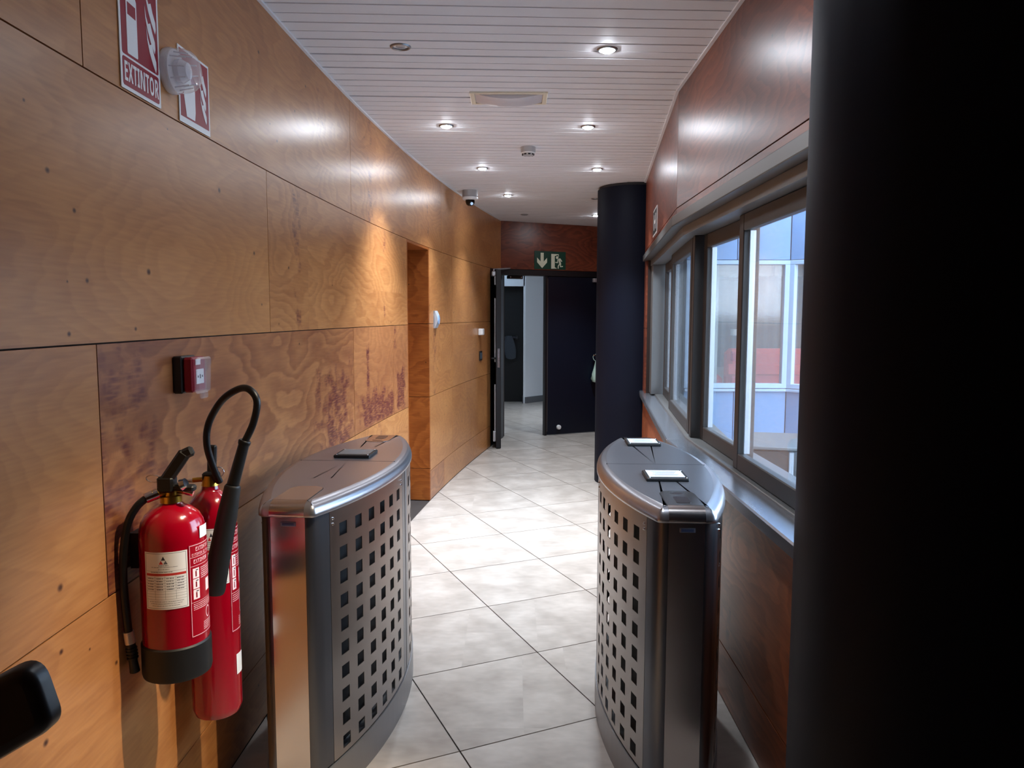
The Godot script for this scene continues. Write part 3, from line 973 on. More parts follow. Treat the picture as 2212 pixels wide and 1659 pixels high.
	te.rbox(Vector3(1.14, 0.03, 0.10), 0.008, Transform3D(Basis.IDENTITY, Vector3(0, 0.018, 0)))
	obj("tube", te, mat("tube_glow", Color.WHITE, 0.4, 0.0, {"emission_enabled": true, "emission": Color(0.95, 0.98, 1.0), "emission_energy_multiplier": 4.0}), tl)
	var al := AreaLight3D.new()
	al.name = "tube_area_light"
	al.area_size = Vector2(1.1, 0.1); al.light_energy = 1.2; al.light_color = Color(0.95, 0.98, 1.0); al.shadow_enabled = true
	al.rotation.x = -PI / 2; al.position = Vector3(0, -0.02, 0)
	tl.add_child(al)
	# small glass-topped table standing in the yard
	var tb := thing("patio_table", "grey panelled outdoor table with a glass top beyond the window ledge", "table", Vector3(1.78, -0.02, -4.9), -0.2)
	for q in [["body", Vector3(0, 0.36, 0), Vector3(0.42, 0.72, 0.5), "alu_dark"], ["post", Vector3(0.02, 0.36, 0.262), Vector3(0.03, 0.72, 0.02), "alu_light"], ["top", Vector3(0, 0.745, 0), Vector3(0.56, 0.02, 0.62), "alu"]]:
		var m := MB.new()
		m.rbox(q[2], 0.004, Transform3D(Basis.IDENTITY, q[1]))
		obj(q[0], m, mats[q[3]], tb)

# ------------------------------------------------------------------ columns
func columns() -> void:
	for k in 2:
		var at := [Vector3(0.90, 0, -1.45), Vector3(1.10, 0, -6.98)]
		var lb := ["thick round dark navy column filling the right edge next to the windows", "tall round dark navy column standing before the closed door leaf"]
		var c := thing("column", lb[k], "column", at[k])
		var top: float = ROOM_H - (0.0 if k == 0 else 0.025)
		var m := MB.new()
		m.lathe([Vector2(0.318, 0.0), Vector2(0.32, 0.003), Vector2(0.32, top - 0.002), Vector2(0.318, top), Vector2(0.0, top)], 72)
		obj("shaft", m, mats["navy"], c)
		var r := MB.new()
		r.lathe([Vector2(0.30, top), Vector2(0.30, ROOM_H + 0.01)], 48)
		obj("neck", r, mats["slat_dark" if k else "navy"], c)

# ------------------------------------------------------------------ access pedestals
func lens_outline(half: float, w_end: float, w_mid: float, corner: float) -> PackedVector2Array:
	var s := w_mid - w_end
	var r := (half * half + s * s) / (2.0 * s)
	var pts := PackedVector2Array()
	var radii := []
	for side in [1.0, -1.0]:
		for k in 25:
			var y: float = half * (1.0 - 2.0 * k / 24.0) * side
			pts.append(Vector2(side * (w_mid - r + sqrt(r * r - y * y)), y))
			radii.append(corner if k == 0 or k == 24 else 0.0)
	return poly_fillet(pts, radii, 6)

func strip(m: MB, path: Walk, s0: float, s1: float, y0: float, y1: float, th: float, cols: Array, rows: Array, hw: float, hh: float) -> void:
	# a sheet bent along the path, pierced by square holes at cols x rows
	var ss := [s0]
	for c in cols: ss.append(c - hw / 2); ss.append(c + hw / 2)
	ss.append(s1)
	var full := []
	for i in ss.size() - 1:
		var n := maxi(1, int(ceilf((ss[i + 1] - ss[i]) / 0.045)))
		for k in n: full.append(lerpf(ss[i], ss[i + 1], float(k) / n))
	full.append(s1)
	var ys := [y0]
	for r in rows: ys.append(r - hh / 2); ys.append(r + hh / 2)
	ys.append(y1)
	var P := func(s: float, y: float, o: float) -> Vector3:
		var p := path.at(s); var d := path.dir(s)
		var nn := Vector2(d.y, -d.x) if path_out(path) else Vector2(-d.y, d.x)
		p += nn * o
		return Vector3(p.x, y, p.y)
	var N := func(s: float) -> Vector3:
		var d := path.dir(s)
		var nn := Vector2(d.y, -d.x) if path_out(path) else Vector2(-d.y, d.x)
		return Vector3(nn.x, 0, nn.y)
	for i in full.size() - 1:
		var a: float = full[i]; var b: float = full[i + 1]; var mid := (a + b) / 2
		var in_col := false
		for c in cols: in_col = in_col or absf(mid - c) < hw / 2 + 1e-5
		for j in ys.size() - 1:
			var hole := in_col and j % 2 == 1
			if hole:
				m.quad(P.call(a, ys[j], 0), P.call(b, ys[j], 0), P.call(b, ys[j], -th), P.call(a, ys[j], -th))
				m.quad(P.call(a, ys[j + 1], -th), P.call(b, ys[j + 1], -th), P.call(b, ys[j + 1], 0), P.call(a, ys[j + 1], 0))
				continue
			var na: Vector3 = N.call(a); var nb: Vector3 = N.call(b)
			m.quad_uv(P.call(a, ys[j], 0), P.call(b, ys[j], 0), P.call(b, ys[j + 1], 0), P.call(a, ys[j + 1], 0), Vector2(a, ys[j]), Vector2(b, ys[j]), Vector2(b, ys[j + 1]), Vector2(a, ys[j + 1]), na, nb)
			m.quad(P.call(b, ys[j], -th), P.call(a, ys[j], -th), P.call(a, ys[j + 1], -th), P.call(b, ys[j + 1], -th))
		m.quad(P.call(a, y1, 0), P.call(b, y1, 0), P.call(b, y1, -th), P.call(a, y1, -th))
		m.quad(P.call(a, y0, -th), P.call(b, y0, -th), P.call(b, y0, 0), P.call(a, y0, 0))
	for c in cols:
		for r in rows:
			for e in [-0.5, 0.5]:
				var s: float = c + e * hw
				m.quad(P.call(s, r - hh / 2, 0), P.call(s, r + hh / 2, 0), P.call(s, r + hh / 2, -th), P.call(s, r - hh / 2, -th))
	for s in [s0, s1]:
		m.quad(P.call(s, y0, 0), P.call(s, y1, 0), P.call(s, y1, -th), P.call(s, y0, -th))

func path_out(path: Walk) -> bool:
	# whether the right-hand side of the path points away from the pedestal's middle
	var mid := path.at(path.length() / 2); var d := path.dir(path.length() / 2)
	return Vector2(d.y, -d.x).dot(mid) > 0.0

func pedestal(label: String, at: Vector3, turn: float, sign_near: bool) -> void:
	# local z runs along the pedestal, +z towards the camera
	var p := thing("access_pedestal", label, "turnstile", at, turn, "")
	var top := 0.985; var seam := 0.943
	var body := lens_outline(0.650, 0.080, 0.210, 0.022)
	# plinth
	var m := MB.new()
	m.prism(inset(body, -0.004), 0.0, 0.118)
	obj("plinth", m, mats["plinth"], p)
	# dark inner carcass seen through the holes
	m = MB.new()
	m.prism(inset(body, 0.05), 0.118, seam - 0.004)
	obj("carcass", m, mats["liner"], p)
	# front and rear steel plates
	for e in [1.0, -1.0]:
		m = MB.new()
		var z: float = e * 0.651
		var q := 0.053
		m.quad_uv(Vector3(-q * e, 0.128, z), Vector3(q * e, 0.128, z), Vector3(q * e, seam - 0.002, z), Vector3(-q * e, seam - 0.002, z), Vector2(0, 0), Vector2(0.1, 0), Vector2(0.1, 0.8), Vector2(0, 0.8))
		var back: float = z - e * 0.012
		m.quad(Vector3(-q, 0.128, z), Vector3(-q, seam - 0.002, z), Vector3(-q, seam - 0.002, back), Vector3(-q, 0.128, back))
		m.quad(Vector3(q, 0.128, back), Vector3(q, seam - 0.002, back), Vector3(q, seam - 0.002, z), Vector3(q, 0.128, z))
		m.quad(Vector3(-q, 0.128, z), Vector3(q, 0.128, z), Vector3(q, 0.128, back), Vector3(-q, 0.128, back))
		m.quad(Vector3(-q, seam - 0.002, z), Vector3(q, seam - 0.002, z), Vector3(q, seam - 0.002, back), Vector3(-q, seam - 0.002, back))
		var plate_node := obj("end_plate", m, mats["steel_mirror"], p)
		m = MB.new()
		m.rbox(Vector3(0.046, 0.014, 0.003), 0.001, Transform3D(Basis.IDENTITY, Vector3(0.002, seam - 0.025, z + e * 0.0012)))
		obj("badge", m, mat("badge", Color8(150, 160, 178), 0.35, 0.7), plate_node)
		m = MB.new()
		m.rbox(Vector3(0.036, 0.008, 0.001), 0.0, Transform3D(Basis.IDENTITY, Vector3(0.002, seam - 0.025, z + e * 0.003)))
		obj("badge_print", m, mat("badge_print", Color8(70, 88, 128), 0.4), plate_node)
	# sides: posts, pierced sheets and the slotted strip between them
	var np := body.size()
	for side in [1.0, -1.0]:
		# walk from the front flat along this side to the rear flat
		var pts := PackedVector2Array()
		for q in body:
			if q.x * side > 0.03: pts.append(q)
		var arr := Array(pts)
		arr.sort_custom(func(u: Vector2, w: Vector2) -> bool: return u.y > w.y if absf(u.y - w.y) > 1e-5 else (u.x * side < w.x * side) == (u.y > 0))
		var line := PackedVector2Array([Vector2(side * 0.0535, 0.650)])
		for q in arr: line.append(q)
		line.append(Vector2(side * 0.0535, -0.650))
		var path := Walk.new(line)
		var L := path.length()
		var y0 := 0.124; var y1 := seam - 0.003
		var a := 0.098; var b := a + 0.60; var c := b + 0.105; var d := L - 0.098
		for seg in [[0.0, a - 0.002], [d + 0.002, L]]:
			m = MB.new(); strip(m, path, seg[0], seg[1], y0, y1, 0.012, [], [], 0, 0)
			obj("post", m, mats["graphite"], p)
		m = MB.new(); strip(m, path, b + 0.002, b + 0.05, y0, y1, 0.010, [], [], 0, 0)
		obj("post", m, mats["graphite"], p)
		m = MB.new(); strip(m, path, b + 0.064, c - 0.002, y0, y1, 0.010, [], [], 0, 0)
		obj("post", m, mats["plinth"], p)
		var rows := []
		for k in 10: rows.append(0.163 + 0.0785 * k)
		var cols := []
		for k in 6: cols.append(a + 0.07 + 0.0925 * k)
		m = MB.new(); strip(m, path, a, b, y0, y1, 0.0025, cols, rows, 0.042, 0.042)
		var sh := obj("pierced_sheet", m, mats["steel"], p)
		cols = []
		for k in int((d - c - 0.06) / 0.0925) + 1: cols.append(c + 0.06 + 0.0925 * k)
		cols = cols.filter(func(s: float) -> bool: return s < d - 0.04)
		m = MB.new(); strip(m, path, c, d, y0, y1, 0.0025, cols, rows, 0.042, 0.042)
		obj("pierced_sheet", m, mats["steel"], p)
		for s in [a + 0.016, b - 0.016]:
			for yy in [y1 - 0.026, y1 - 0.044]:
				var pp := path.at(s); var dd := path.dir(s)
				var nn := Vector2(dd.y, -dd.x) if path_out(path) else Vector2(-dd.y, dd.x)
				m = MB.new()
				var bz := basis_z(Vector3(nn.x, 0, nn.y))
				m.lathe([Vector2(0.0, 0.004), Vector2(0.003, 0.0035), Vector2(0.005, 0.0)], 10, Transform3D(Basis(bz.x, bz.z, -bz.y), Vector3(pp.x, yy, pp.y)))
				obj("screw", m, mats["chrome"], sh)
	# lid with a rounded rim
	var rim := lens_outline(0.660, 0.085, 0.217, 0.026)
	var prof := [[0.006, seam - 0.004], [0.0, seam], [0.0, seam + 0.008], [0.003, seam + 0.019], [0.010, seam + 0.030], [0.022, seam + 0.038], [0.038, seam + 0.042]]
	var rings := []
	for q in prof:
		var row := PackedVector3Array()
		for v in inset(rim, q[0]): row.append(Vector3(v.x, q[1], v.y))
		rings.append(row)
	m = MB.new()
	m.grid(rings, true)
	var last: PackedVector3Array = rings[rings.size() - 1]
	for k in last.size(): m.tri(Vector3(0, top, 0), last[k], last[(k + 1) % last.size()])
	for k in last.size(): m.tri(Vector3(0, seam - 0.004, 0), rings[0][(k + 1) % last.size()], rings[0][k])
	var lid := obj("lid", m, mats["lid"], p)
	m = MB.new()
	m.box(Vector3(-0.185, top - 0.002, -0.0012), Vector3(0.185, top + 0.0004, 0.0012))
	obj("seam", m, mats["gasket"], lid)
	# bright end strips: they wrap the rounded rim and lie on top as a tongue
	for e in [1.0, -1.0]:
		m = MB.new()
		var rows := []
		var uvs := []
		for k in prof.size():
			var row := PackedVector3Array()
			for x in [-0.0535, 0.0535]: row.append(Vector3(x, prof[k][1] + 0.0014, e * (0.6615 - prof[k][0])))
			rows.append(row)
			uvs.append([Vector2(0, k * 0.01), Vector2(0.107, k * 0.01)])
		m.grid(rows, false, uvs)
		obj("end_strip", m, mats["steel_mirror"], lid)
		var tongue := poly_fillet(PackedVector2Array([Vector2(-0.0535, e * 0.624), Vector2(0.0535, e * 0.624), Vector2(0.0535, e * 0.44), Vector2(-0.0535, e * 0.44)]), [0.0, 0.0, 0.045, 0.045], 8)
		m = MB.new(); m.prism(tongue, top - 0.004, top + 0.0016, Transform3D.IDENTITY, 1.0)
		var reader: bool = (e > 0) == sign_near
		var tn := obj("tongue", m, mats["steel_mirror"], lid)
		m = MB.new(); m.prism(inset(tongue, -0.002), top - 0.005, top + 0.0005)
		obj("tongue_gap", m, mats["gasket"], lid)
		if reader:
			m = MB.new(); m.prism(poly_fillet(PackedVector2Array([Vector2(-0.022, e * 0.60), Vector2(0.022, e * 0.60), Vector2(0.022, e * 0.52), Vector2(-0.022, e * 0.52)]), 0.01, 4), top, top + 0.0024)
			obj("reader_window", m, mat("reader_dark", Color8(52, 42, 42), 0.25), tn)
			m = MB.new(); m.lathe([Vector2(0.0, top + 0.002), Vector2(0.02, top + 0.002), Vector2(0.022, top)], 18, Transform3D(Basis.from_scale(Vector3(1.2, 1, 0.6)), Vector3(0, 0, e * 0.475)))
			obj("lens", m, mats["reader_dark"], tn)
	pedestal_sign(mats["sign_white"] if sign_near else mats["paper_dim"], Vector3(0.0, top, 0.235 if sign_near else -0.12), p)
	if sign_near:
		pedestal_sign(mats["sign_white"], Vector3(0.01, top, -0.46), p)

func pedestal_sign(paper: Material, at: Vector3, p: Node3D) -> Node3D:
	var m := MB.new()
	m.rbox(Vector3(0.145, 0.012, 0.135), 0.003, Transform3D(Basis.IDENTITY, at + Vector3(0, 0.006, 0)))
	var holder := obj("notice_holder", m, mats["black_plastic"], p)
	m = MB.new()
	m.rbox(Vector3(0.122, 0.001, 0.108), 0.0, Transform3D(Basis.IDENTITY, at + Vector3(0, 0.0126, -0.006)))
	obj("notice_paper", m, paper, holder)
	m = MB.new()
	for k in 5:
		m.rbox(Vector3(0.09 - 0.012 * (k % 3), 0.0004, 0.005), 0.0, Transform3D(Basis.IDENTITY, at + Vector3(0, 0.0133, -0.04 + 0.016 * k)))
	obj("print", m, mat("print_grey", Color8(150, 152, 156), 0.7), holder)
	for x in [-0.062, 0.062]:
		for z in [-0.058, 0.058]:
			m = MB.new()
			m.lathe([Vector2(0.0, 0.0145), Vector2(0.003, 0.014), Vector2(0.004, 0.012)], 8, Transform3D(Basis.IDENTITY, at + Vector3(x, 0, z)))
			obj("screw", m, mats["chrome"], holder)
	return holder

func pedestals() -> void:
	pedestal("left brushed steel access pedestal with pierced sheets and bare tongue near the fire extinguishers", Vector3(-0.635, 0, -2.867), atan2(-0.079, 1.255), false)
	pedestal("right brushed steel access pedestal with white notices on its lid beside the window sill", Vector3(0.544, 0, -2.81), atan2(-0.057, 1.259), true)

# ------------------------------------------------------------------ fire extinguishers
func label_texture(kind: int) -> ImageTexture:
	var r := RandomNumberGenerator.new(); r.seed = 5 + kind
	if kind == 0:
		# white service record with a triangular emblem and a table
		var im := Image.create(240, 336, false, Image.FORMAT_RGB8)
		im.fill(Color8(236, 236, 238))
		var ink := Color8(90, 92, 98)
		for q in [Rect2i(7, 7, 226, 2), Rect2i(7, 327, 226, 2), Rect2i(7, 7, 2, 322), Rect2i(231, 7, 2, 322)]: im.fill_rect(q, ink)
		for y in 46:
			var hw := int(y * 0.52)
			for x in range(112 - hw, 112 + hw + 1):
				var low := y > 22
				var c := Color8(44, 46, 58) if not low else (Color8(196, 44, 44) if x < 112 else Color8(96, 100, 110))
				if low and absi(x - 112) < (46 - y) * 0.55: c = Color8(236, 236, 238)
				im.set_pixel(x, 24 + y, c)
		scribble(im, 86, 76, 54, 4, ink, r); scribble(im, 46, 86, 140, 3, ink, r); scribble(im, 84, 98, 62, 3, ink, r)
		im.fill_rect(Rect2i(8, 110, 224, 1), ink)
		scribble(im, 40, 114, 120, 4, ink, r)
		im.fill_rect(Rect2i(10, 124, 220, 14), Color8(196, 52, 46))
		for k in 9: im.fill_rect(Rect2i(10, 148 + 16 * k, 220, 1), ink)
		for x in [62, 118, 174]: im.fill_rect(Rect2i(x, 140, 1, 136), ink)
		for k in 5:
			for x in [16, 70, 126, 180]: scribble(im, x, 151 + 16 * k, 38, 5, Color8(70, 72, 84), r)
		for k in 3: scribble(im, 26 + 8 * k, 288 + 12 * k, 190 - 20 * k, 3, ink, r)
		return ImageTexture.create_from_image(im)
	var im2 := Image.create(256, 512, false, Image.FORMAT_RGB8)
	im2.fill(Color8(150, 2, 26))
	var w := Color8(240, 226, 230)
	for q in [Rect2i(6, 6, 244, 3), Rect2i(6, 503, 244, 3), Rect2i(6, 6, 3, 500), Rect2i(247, 6, 3, 500), Rect2i(6, 72, 244, 2), Rect2i(6, 120, 244, 2), Rect2i(6, 318, 244, 2)]: im2.fill_rect(q, w)
	px_text(im2, "EXTINTOR", 56, 20, w, 3)
	px_text(im2, "EXTINTOR DE POLVO" if kind == 1 else "EXTINTOR DE CO2", 24, 52, w, 2)
	px_text(im2, "EXTINTOR", 36, 86, w, 3)
	for k in 3:
		im2.fill_rect(Rect2i(26, 134 + 58 * k, 54, 54), w)
		im2.fill_rect(Rect2i(46, 150 + 58 * k, 12, 30), Color8(130, 16, 30))
		im2.fill_rect(Rect2i(50, 142 + 58 * k, 22, 5), Color8(40, 30, 34))
	im2.fill_rect(Rect2i(150, 214, 60, 70), w)
	for k in 6: scribble(im2, 96, 138 + 11 * k, 140, 5, w, r)
	for k in 4: scribble(im2, 24, 328 + 10 * k, 208, 4, w, r)
	for a in 90:
		var an := TAU * a / 90.0
		im2.fill_rect(Rect2i(int(170 + 26 * cos(an)), int(400 + 30 * sin(an)), 5, 5), w)
	for k in 5: scribble(im2, 110, 446 + 10 * k, 124, 4, w, r)
	return ImageTexture.create_from_image(im2)

func wrap_label(parent: Node, called: String, r: float, y0: float, y1: float, a0: float, a1: float, material: Material) -> void:
	# a print lying on a cylinder; angles from the camera's +z side turning to +x
	var m := MB.new()
	var rows := []; var uvs := []
	for i in 2:
		var row := PackedVector3Array(); var uv := []
		for k in 13:
			var t := k / 12.0
			var a := lerpf(a0, a1, t)
			row.append(Vector3(sin(a) * r, y0 if i == 0 else y1, cos(a) * r)); uv.append(Vector2(t, 1.0 - i))
		rows.append(row); uvs.append(uv)
	m.grid(rows, false, uvs)
	obj(called, m, material, parent)

func ring_of(parent: Node, centre: Vector3, rx: float, ry: float, ax: Vector3, ay: Vector3, r: float, material: Material, called: String) -> void:
	var path := []
	for k in 21: path.append(centre + ax * (rx * cos(TAU * k / 20)) + ay * (ry * sin(TAU * k / 20)))
	var m := MB.new(); m.tube(path, r, 6)
	obj(called, m, material, parent)

func extinguishers() -> void:
	var paper := mat("service_label", Color.WHITE, 0.5); paper.albedo_texture = label_texture(0)
	var print1 := mat("powder_label", Color.WHITE, 0.3); print1.albedo_texture = label_texture(1)
	var print2 := mat("gas_label", Color.WHITE, 0.3); print2.albedo_texture = label_texture(2)
	# --- powder extinguisher, front
	var c := Vector3(-0.854, 0.640, -1.85)
	var e := thing("fire_extinguisher", "stout red powder fire extinguisher with black base ring and side hose", "fire extinguisher", c)
	var R := 0.079
	var m := MB.new()
	m.lathe([Vector2(0.0, 0.03), Vector2(R, 0.03), Vector2(R, 0.350), Vector2(R * 0.985, 0.370), Vector2(R * 0.92, 0.392), Vector2(R * 0.80, 0.409), Vector2(R * 0.6, 0.423), Vector2(R * 0.4, 0.431), Vector2(0.024, 0.437), Vector2(0.022, 0.447), Vector2(0.0, 0.447)], 48)
	obj("cylinder", m, mats["red_paint"], e)
	m = MB.new()
	m.lathe([Vector2(R * 0.9, 0.0), Vector2(R + 0.002, 0.002), Vector2(R + 0.004, 0.01), Vector2(R + 0.004, 0.084), Vector2(R + 0.001, 0.088), Vector2(R - 0.002, 0.088)], 48)
	obj("base_ring", m, mats["black_plastic"], e)
	wrap_label(e, "service_label", R + 0.0008, 0.19, 0.333, -0.48, 0.83, paper)
	wrap_label(e, "instruction_label", R + 0.0008, 0.105, 0.342, 0.87, 2.0, print1)
	m = MB.new()
	wrap_label(e, "barcode_label", R + 0.0012, 0.352, 0.382, 1.3, 1.75, mats["sign_white"])
	m.lathe([Vector2(0.0, 0.485), Vector2(0.014, 0.485), Vector2(0.017, 0.477), Vector2(0.017, 0.457), Vector2(0.026, 0.455), Vector2(0.026, 0.439), Vector2(0.0, 0.439)], 18)
	m.tube([Vector3(0, 0.467, 0), Vector3(-0.035, 0.463, 0.028)], 0.011, 10)
	m.tube([Vector3(0, 0.470, 0), Vector3(0.035, 0.465, -0.01)], 0.010, 10)
	var valve := obj("valve", m, mats["brass"], e)
	m = MB.new()
	m.tube([Vector3(-0.024, 0.464, 0.019), Vector3(-0.047, 0.455, 0.036)], [0.014, 0.013], 12)
	obj("ferrule", m, mats["chrome"], valve)
	m = MB.new()
	m.tube([Vector3(0.03, 0.467, -0.008), Vector3(0.052, 0.460, -0.012)], 0.012, 12)
	obj("ferrule", m, mats["chrome"], valve)
	# carrying lever and squeeze grip
	m = MB.new()
	var tilt := Basis(Vector3(0, 0, 1), -0.62)
	m.rbox(Vector3(0.030, 0.094, 0.020), 0.006, Transform3D(tilt, Vector3(0.020, 0.530, 0.014)))
	m.rbox(Vector3(0.026, 0.030, 0.018), 0.006, Transform3D(Basis(Vector3(0, 0, 1), -1.15), Vector3(0.052, 0.566, 0.014)))
	m.rbox(Vector3(0.040, 0.040, 0.034), 0.005, Transform3D(Basis.IDENTITY, Vector3(-0.004, 0.486, 0.010)))
	m.rbox(Vector3(0.085, 0.016, 0.026), 0.004, Transform3D(Basis(Vector3(0, 0, 1), -0.08), Vector3(0.022, 0.478, 0.008)))
	obj("lever", m, mats["black_plastic"], e)
	ring_of(e, Vector3(-0.036, 0.500, 0.014), 0.018, 0.01, Vector3(1, 0, 0), Vector3(0, 1, 0.3).normalized(), 0.0014, mats["chrome"], "pin_ring")
	m = MB.new()
	m.lathe([Vector2(0.0, 0.012), Vector2(0.013, 0.012), Vector2(0.015, 0.0), Vector2(0.0, 0.0)], 14, Transform3D(Basis(Vector3(0, 0, 1), -1.2), Vector3(0.034, 0.485, 0.015)))
	obj("gauge", m, mats["chrome"], e)
	# hose down the left side with its nozzle clipped to the base ring
	var hp := smooth_path([Vector3(-0.046, 0.455, 0.036), Vector3(-0.062, 0.438, 0.050), Vector3(-0.079, 0.40, 0.062), Vector3(-0.090, 0.33, 0.068), Vector3(-0.093, 0.26, 0.068), Vector3(-0.092, 0.19, 0.065), Vector3(-0.090, 0.118, 0.060)], 6)
	m = MB.new(); m.tube(hp, 0.0095, 12)
	obj("hose", m, mats["black_rubber"], e)
	m = MB.new(); m.tube([Vector3(-0.091, 0.127, 0.060), Vector3(-0.087, 0.097, 0.060)], 0.0125, 14)
	obj("hose_sleeve", m, mat("sleeve", Color8(220, 214, 208), 0.3, 0.6), e)
	m = MB.new(); m.tube([Vector3(-0.087, 0.10, 0.060), Vector3(-0.084, 0.074, 0.060), Vector3(-0.082, 0.05, 0.060), Vector3(-0.08, 0.024, 0.058)], [0.0105, 0.0115, 0.010, 0.012], 12)
	for k in 4: m.tube([Vector3(-0.0855 + 0.0008 * k, 0.086 - 0.008 * k, 0.060), Vector3(-0.0852 + 0.0008 * k, 0.083 - 0.008 * k, 0.060)], 0.0135, 12)
	obj("nozzle", m, mats["black_plastic"], e)
	m = MB.new()
	m.box(Vector3(-0.104, 0.27, -0.035), Vector3(-0.07, 0.36, 0.01))
	obj("bracket", m, mats["black_plastic"], e)
	# --- carbon dioxide extinguisher, behind
	c = Vector3(-0.857, 0.392, -2.10)
	e = thing("fire_extinguisher", "tall slim red gas fire extinguisher with black horn and looped hose", "fire extinguisher", c)
	R = 0.0685
	m = MB.new()
	m.lathe([Vector2(0.0, 0.004), Vector2(R * 0.7, 0.0), Vector2(R * 0.9, 0.006), Vector2(R, 0.026), Vector2(R, 0.575), Vector2(R * 0.97, 0.60), Vector2(R * 0.85, 0.625), Vector2(R * 0.62, 0.645), Vector2(R * 0.4, 0.656), Vector2(0.024, 0.664), Vector2(0.022, 0.674), Vector2(0.0, 0.674)], 44)
	obj("cylinder", m, mats["red_paint"], e)
	wrap_label(e, "service_label", R + 0.0008, 0.40, 0.563, -0.25, 1.03, paper)
	wrap_label(e, "instruction_label", R + 0.0008, 0.25, 0.555, 1.08, 2.2, print2)
	wrap_label(e, "inspection_label", R + 0.0012, 0.122, 0.182, 1.28, 1.8, mats["sign_white"])
	m = MB.new()
	m.lathe([Vector2(0.0, 0.70), Vector2(0.018, 0.70), Vector2(0.02, 0.69), Vector2(0.024, 0.672), Vector2(0.0, 0.672)], 16)
	m.tube([Vector3(0, 0.69, 0), Vector3(-0.045, 0.688, 0.01)], 0.007, 8)
	obj("valve", m, mats["brass"], e)
	m = MB.new()
	m.tube([Vector3(-0.015, 0.688, 0.005), Vector3(-0.075, 0.684, 0.012)], 0.0055, 8)
	obj("ferrule", m, mats["chrome"], e)
	m = MB.new()
	m.rbox(Vector3(0.024, 0.11, 0.016), 0.004, Transform3D(Basis(Vector3(0, 0, 1), -0.06), Vector3(0.002, 0.73, -0.012)))
	m.rbox(Vector3(0.045, 0.03, 0.03), 0.005, Transform3D(Basis.IDENTITY, Vector3(0.004, 0.695, 0.0)))
	obj("lever", m, mats["black_plastic"], e)
	ring_of(e, Vector3(0.03, 0.712, 0.01), 0.014, 0.014, Vector3(1, 0, 0), Vector3(0, 1, 0), 0.0013, mats["chrome"], "pin_ring")
	var W := func(p: Vector3) -> Vector3: return p - c
	hp = smooth_path([W.call(Vector3(-0.826, 1.075, -2.09)), W.call(Vector3(-0.834, 1.12, -2.07)), W.call(Vector3(-0.842, 1.189, -2.05)), W.call(Vector3(-0.834, 1.25, -2.05)), W.call(Vector3(-0.792, 1.313, -2.04)), W.call(Vector3(-0.742, 1.345, -2.03)), W.call(Vector3(-0.705, 1.345, -2.01)), W.call(Vector3(-0.683, 1.314, -2.0)), W.call(Vector3(-0.695, 1.255, -2.0)), W.call(Vector3(-0.722, 1.20, -2.0))], 6)
	m = MB.new(); m.tube(hp, 0.0098, 12)
	obj("hose", m, mats["black_rubber"], e)
	var g0: Vector3 = W.call(Vector3(-0.719, 1.207, -2.0)); var g1: Vector3 = W.call(Vector3(-0.747, 1.092, -1.98)); var h1: Vector3 = W.call(Vector3(-0.806, 0.80, -1.966))
	m = MB.new(); m.tube([g0 + Vector3(0.001, 0.003, 0), g0, g0.lerp(g1, 0.06), g0.lerp(g1, 0.10), g1], [0.014, 0.017, 0.0165, 0.0145, 0.0165], 14)
	obj("grip", m, mats["black_rubber"], e)
	m = MB.new(); m.tube([g1, g1.lerp(h1, 0.02), g1.lerp(h1, 0.25), g1.lerp(h1, 0.6), g1.lerp(h1, 0.97), h1], [0.018, 0.0215, 0.026, 0.0285, 0.0315, 0.029], 18)
	obj("horn", m, mats["black_plastic"], e)
	m = MB.new()
	m.box(Vector3(-0.098, 0.42, -0.035), Vector3(-0.055, 0.56, 0.01))
	obj("bracket", m, mats["black_plastic"], e)

# ------------------------------------------------------------------ things on the walls
func flames(m: MB, f: Transform3D, x: float, y: float, k: float) -> void:
	# three licking tongues of the fire symbol
	for t in [[0.02, 0.25, 1.0], [-0.06, -0.45, 1.0], [0.0, -1.12, 0.95]]:
		var q := PackedVector2Array()
		for p in [[-0.34, 1.0], [-0.30, 0.55], [-0.16, 0.18], [0.06, -0.18], [0.30, -0.46], [0.36, -0.30], [0.34, -0.05], [0.16, 0.22], [0.04, 0.5], [-0.12, 0.42], [-0.24, 0.62]]:
			q.append(Vector2(x, y) + (Vector2(p[0], p[1]) * t[2] + Vector2(t[0], t[1])) * k)
		plate(m, q, 0.0026, 0.0032, f)

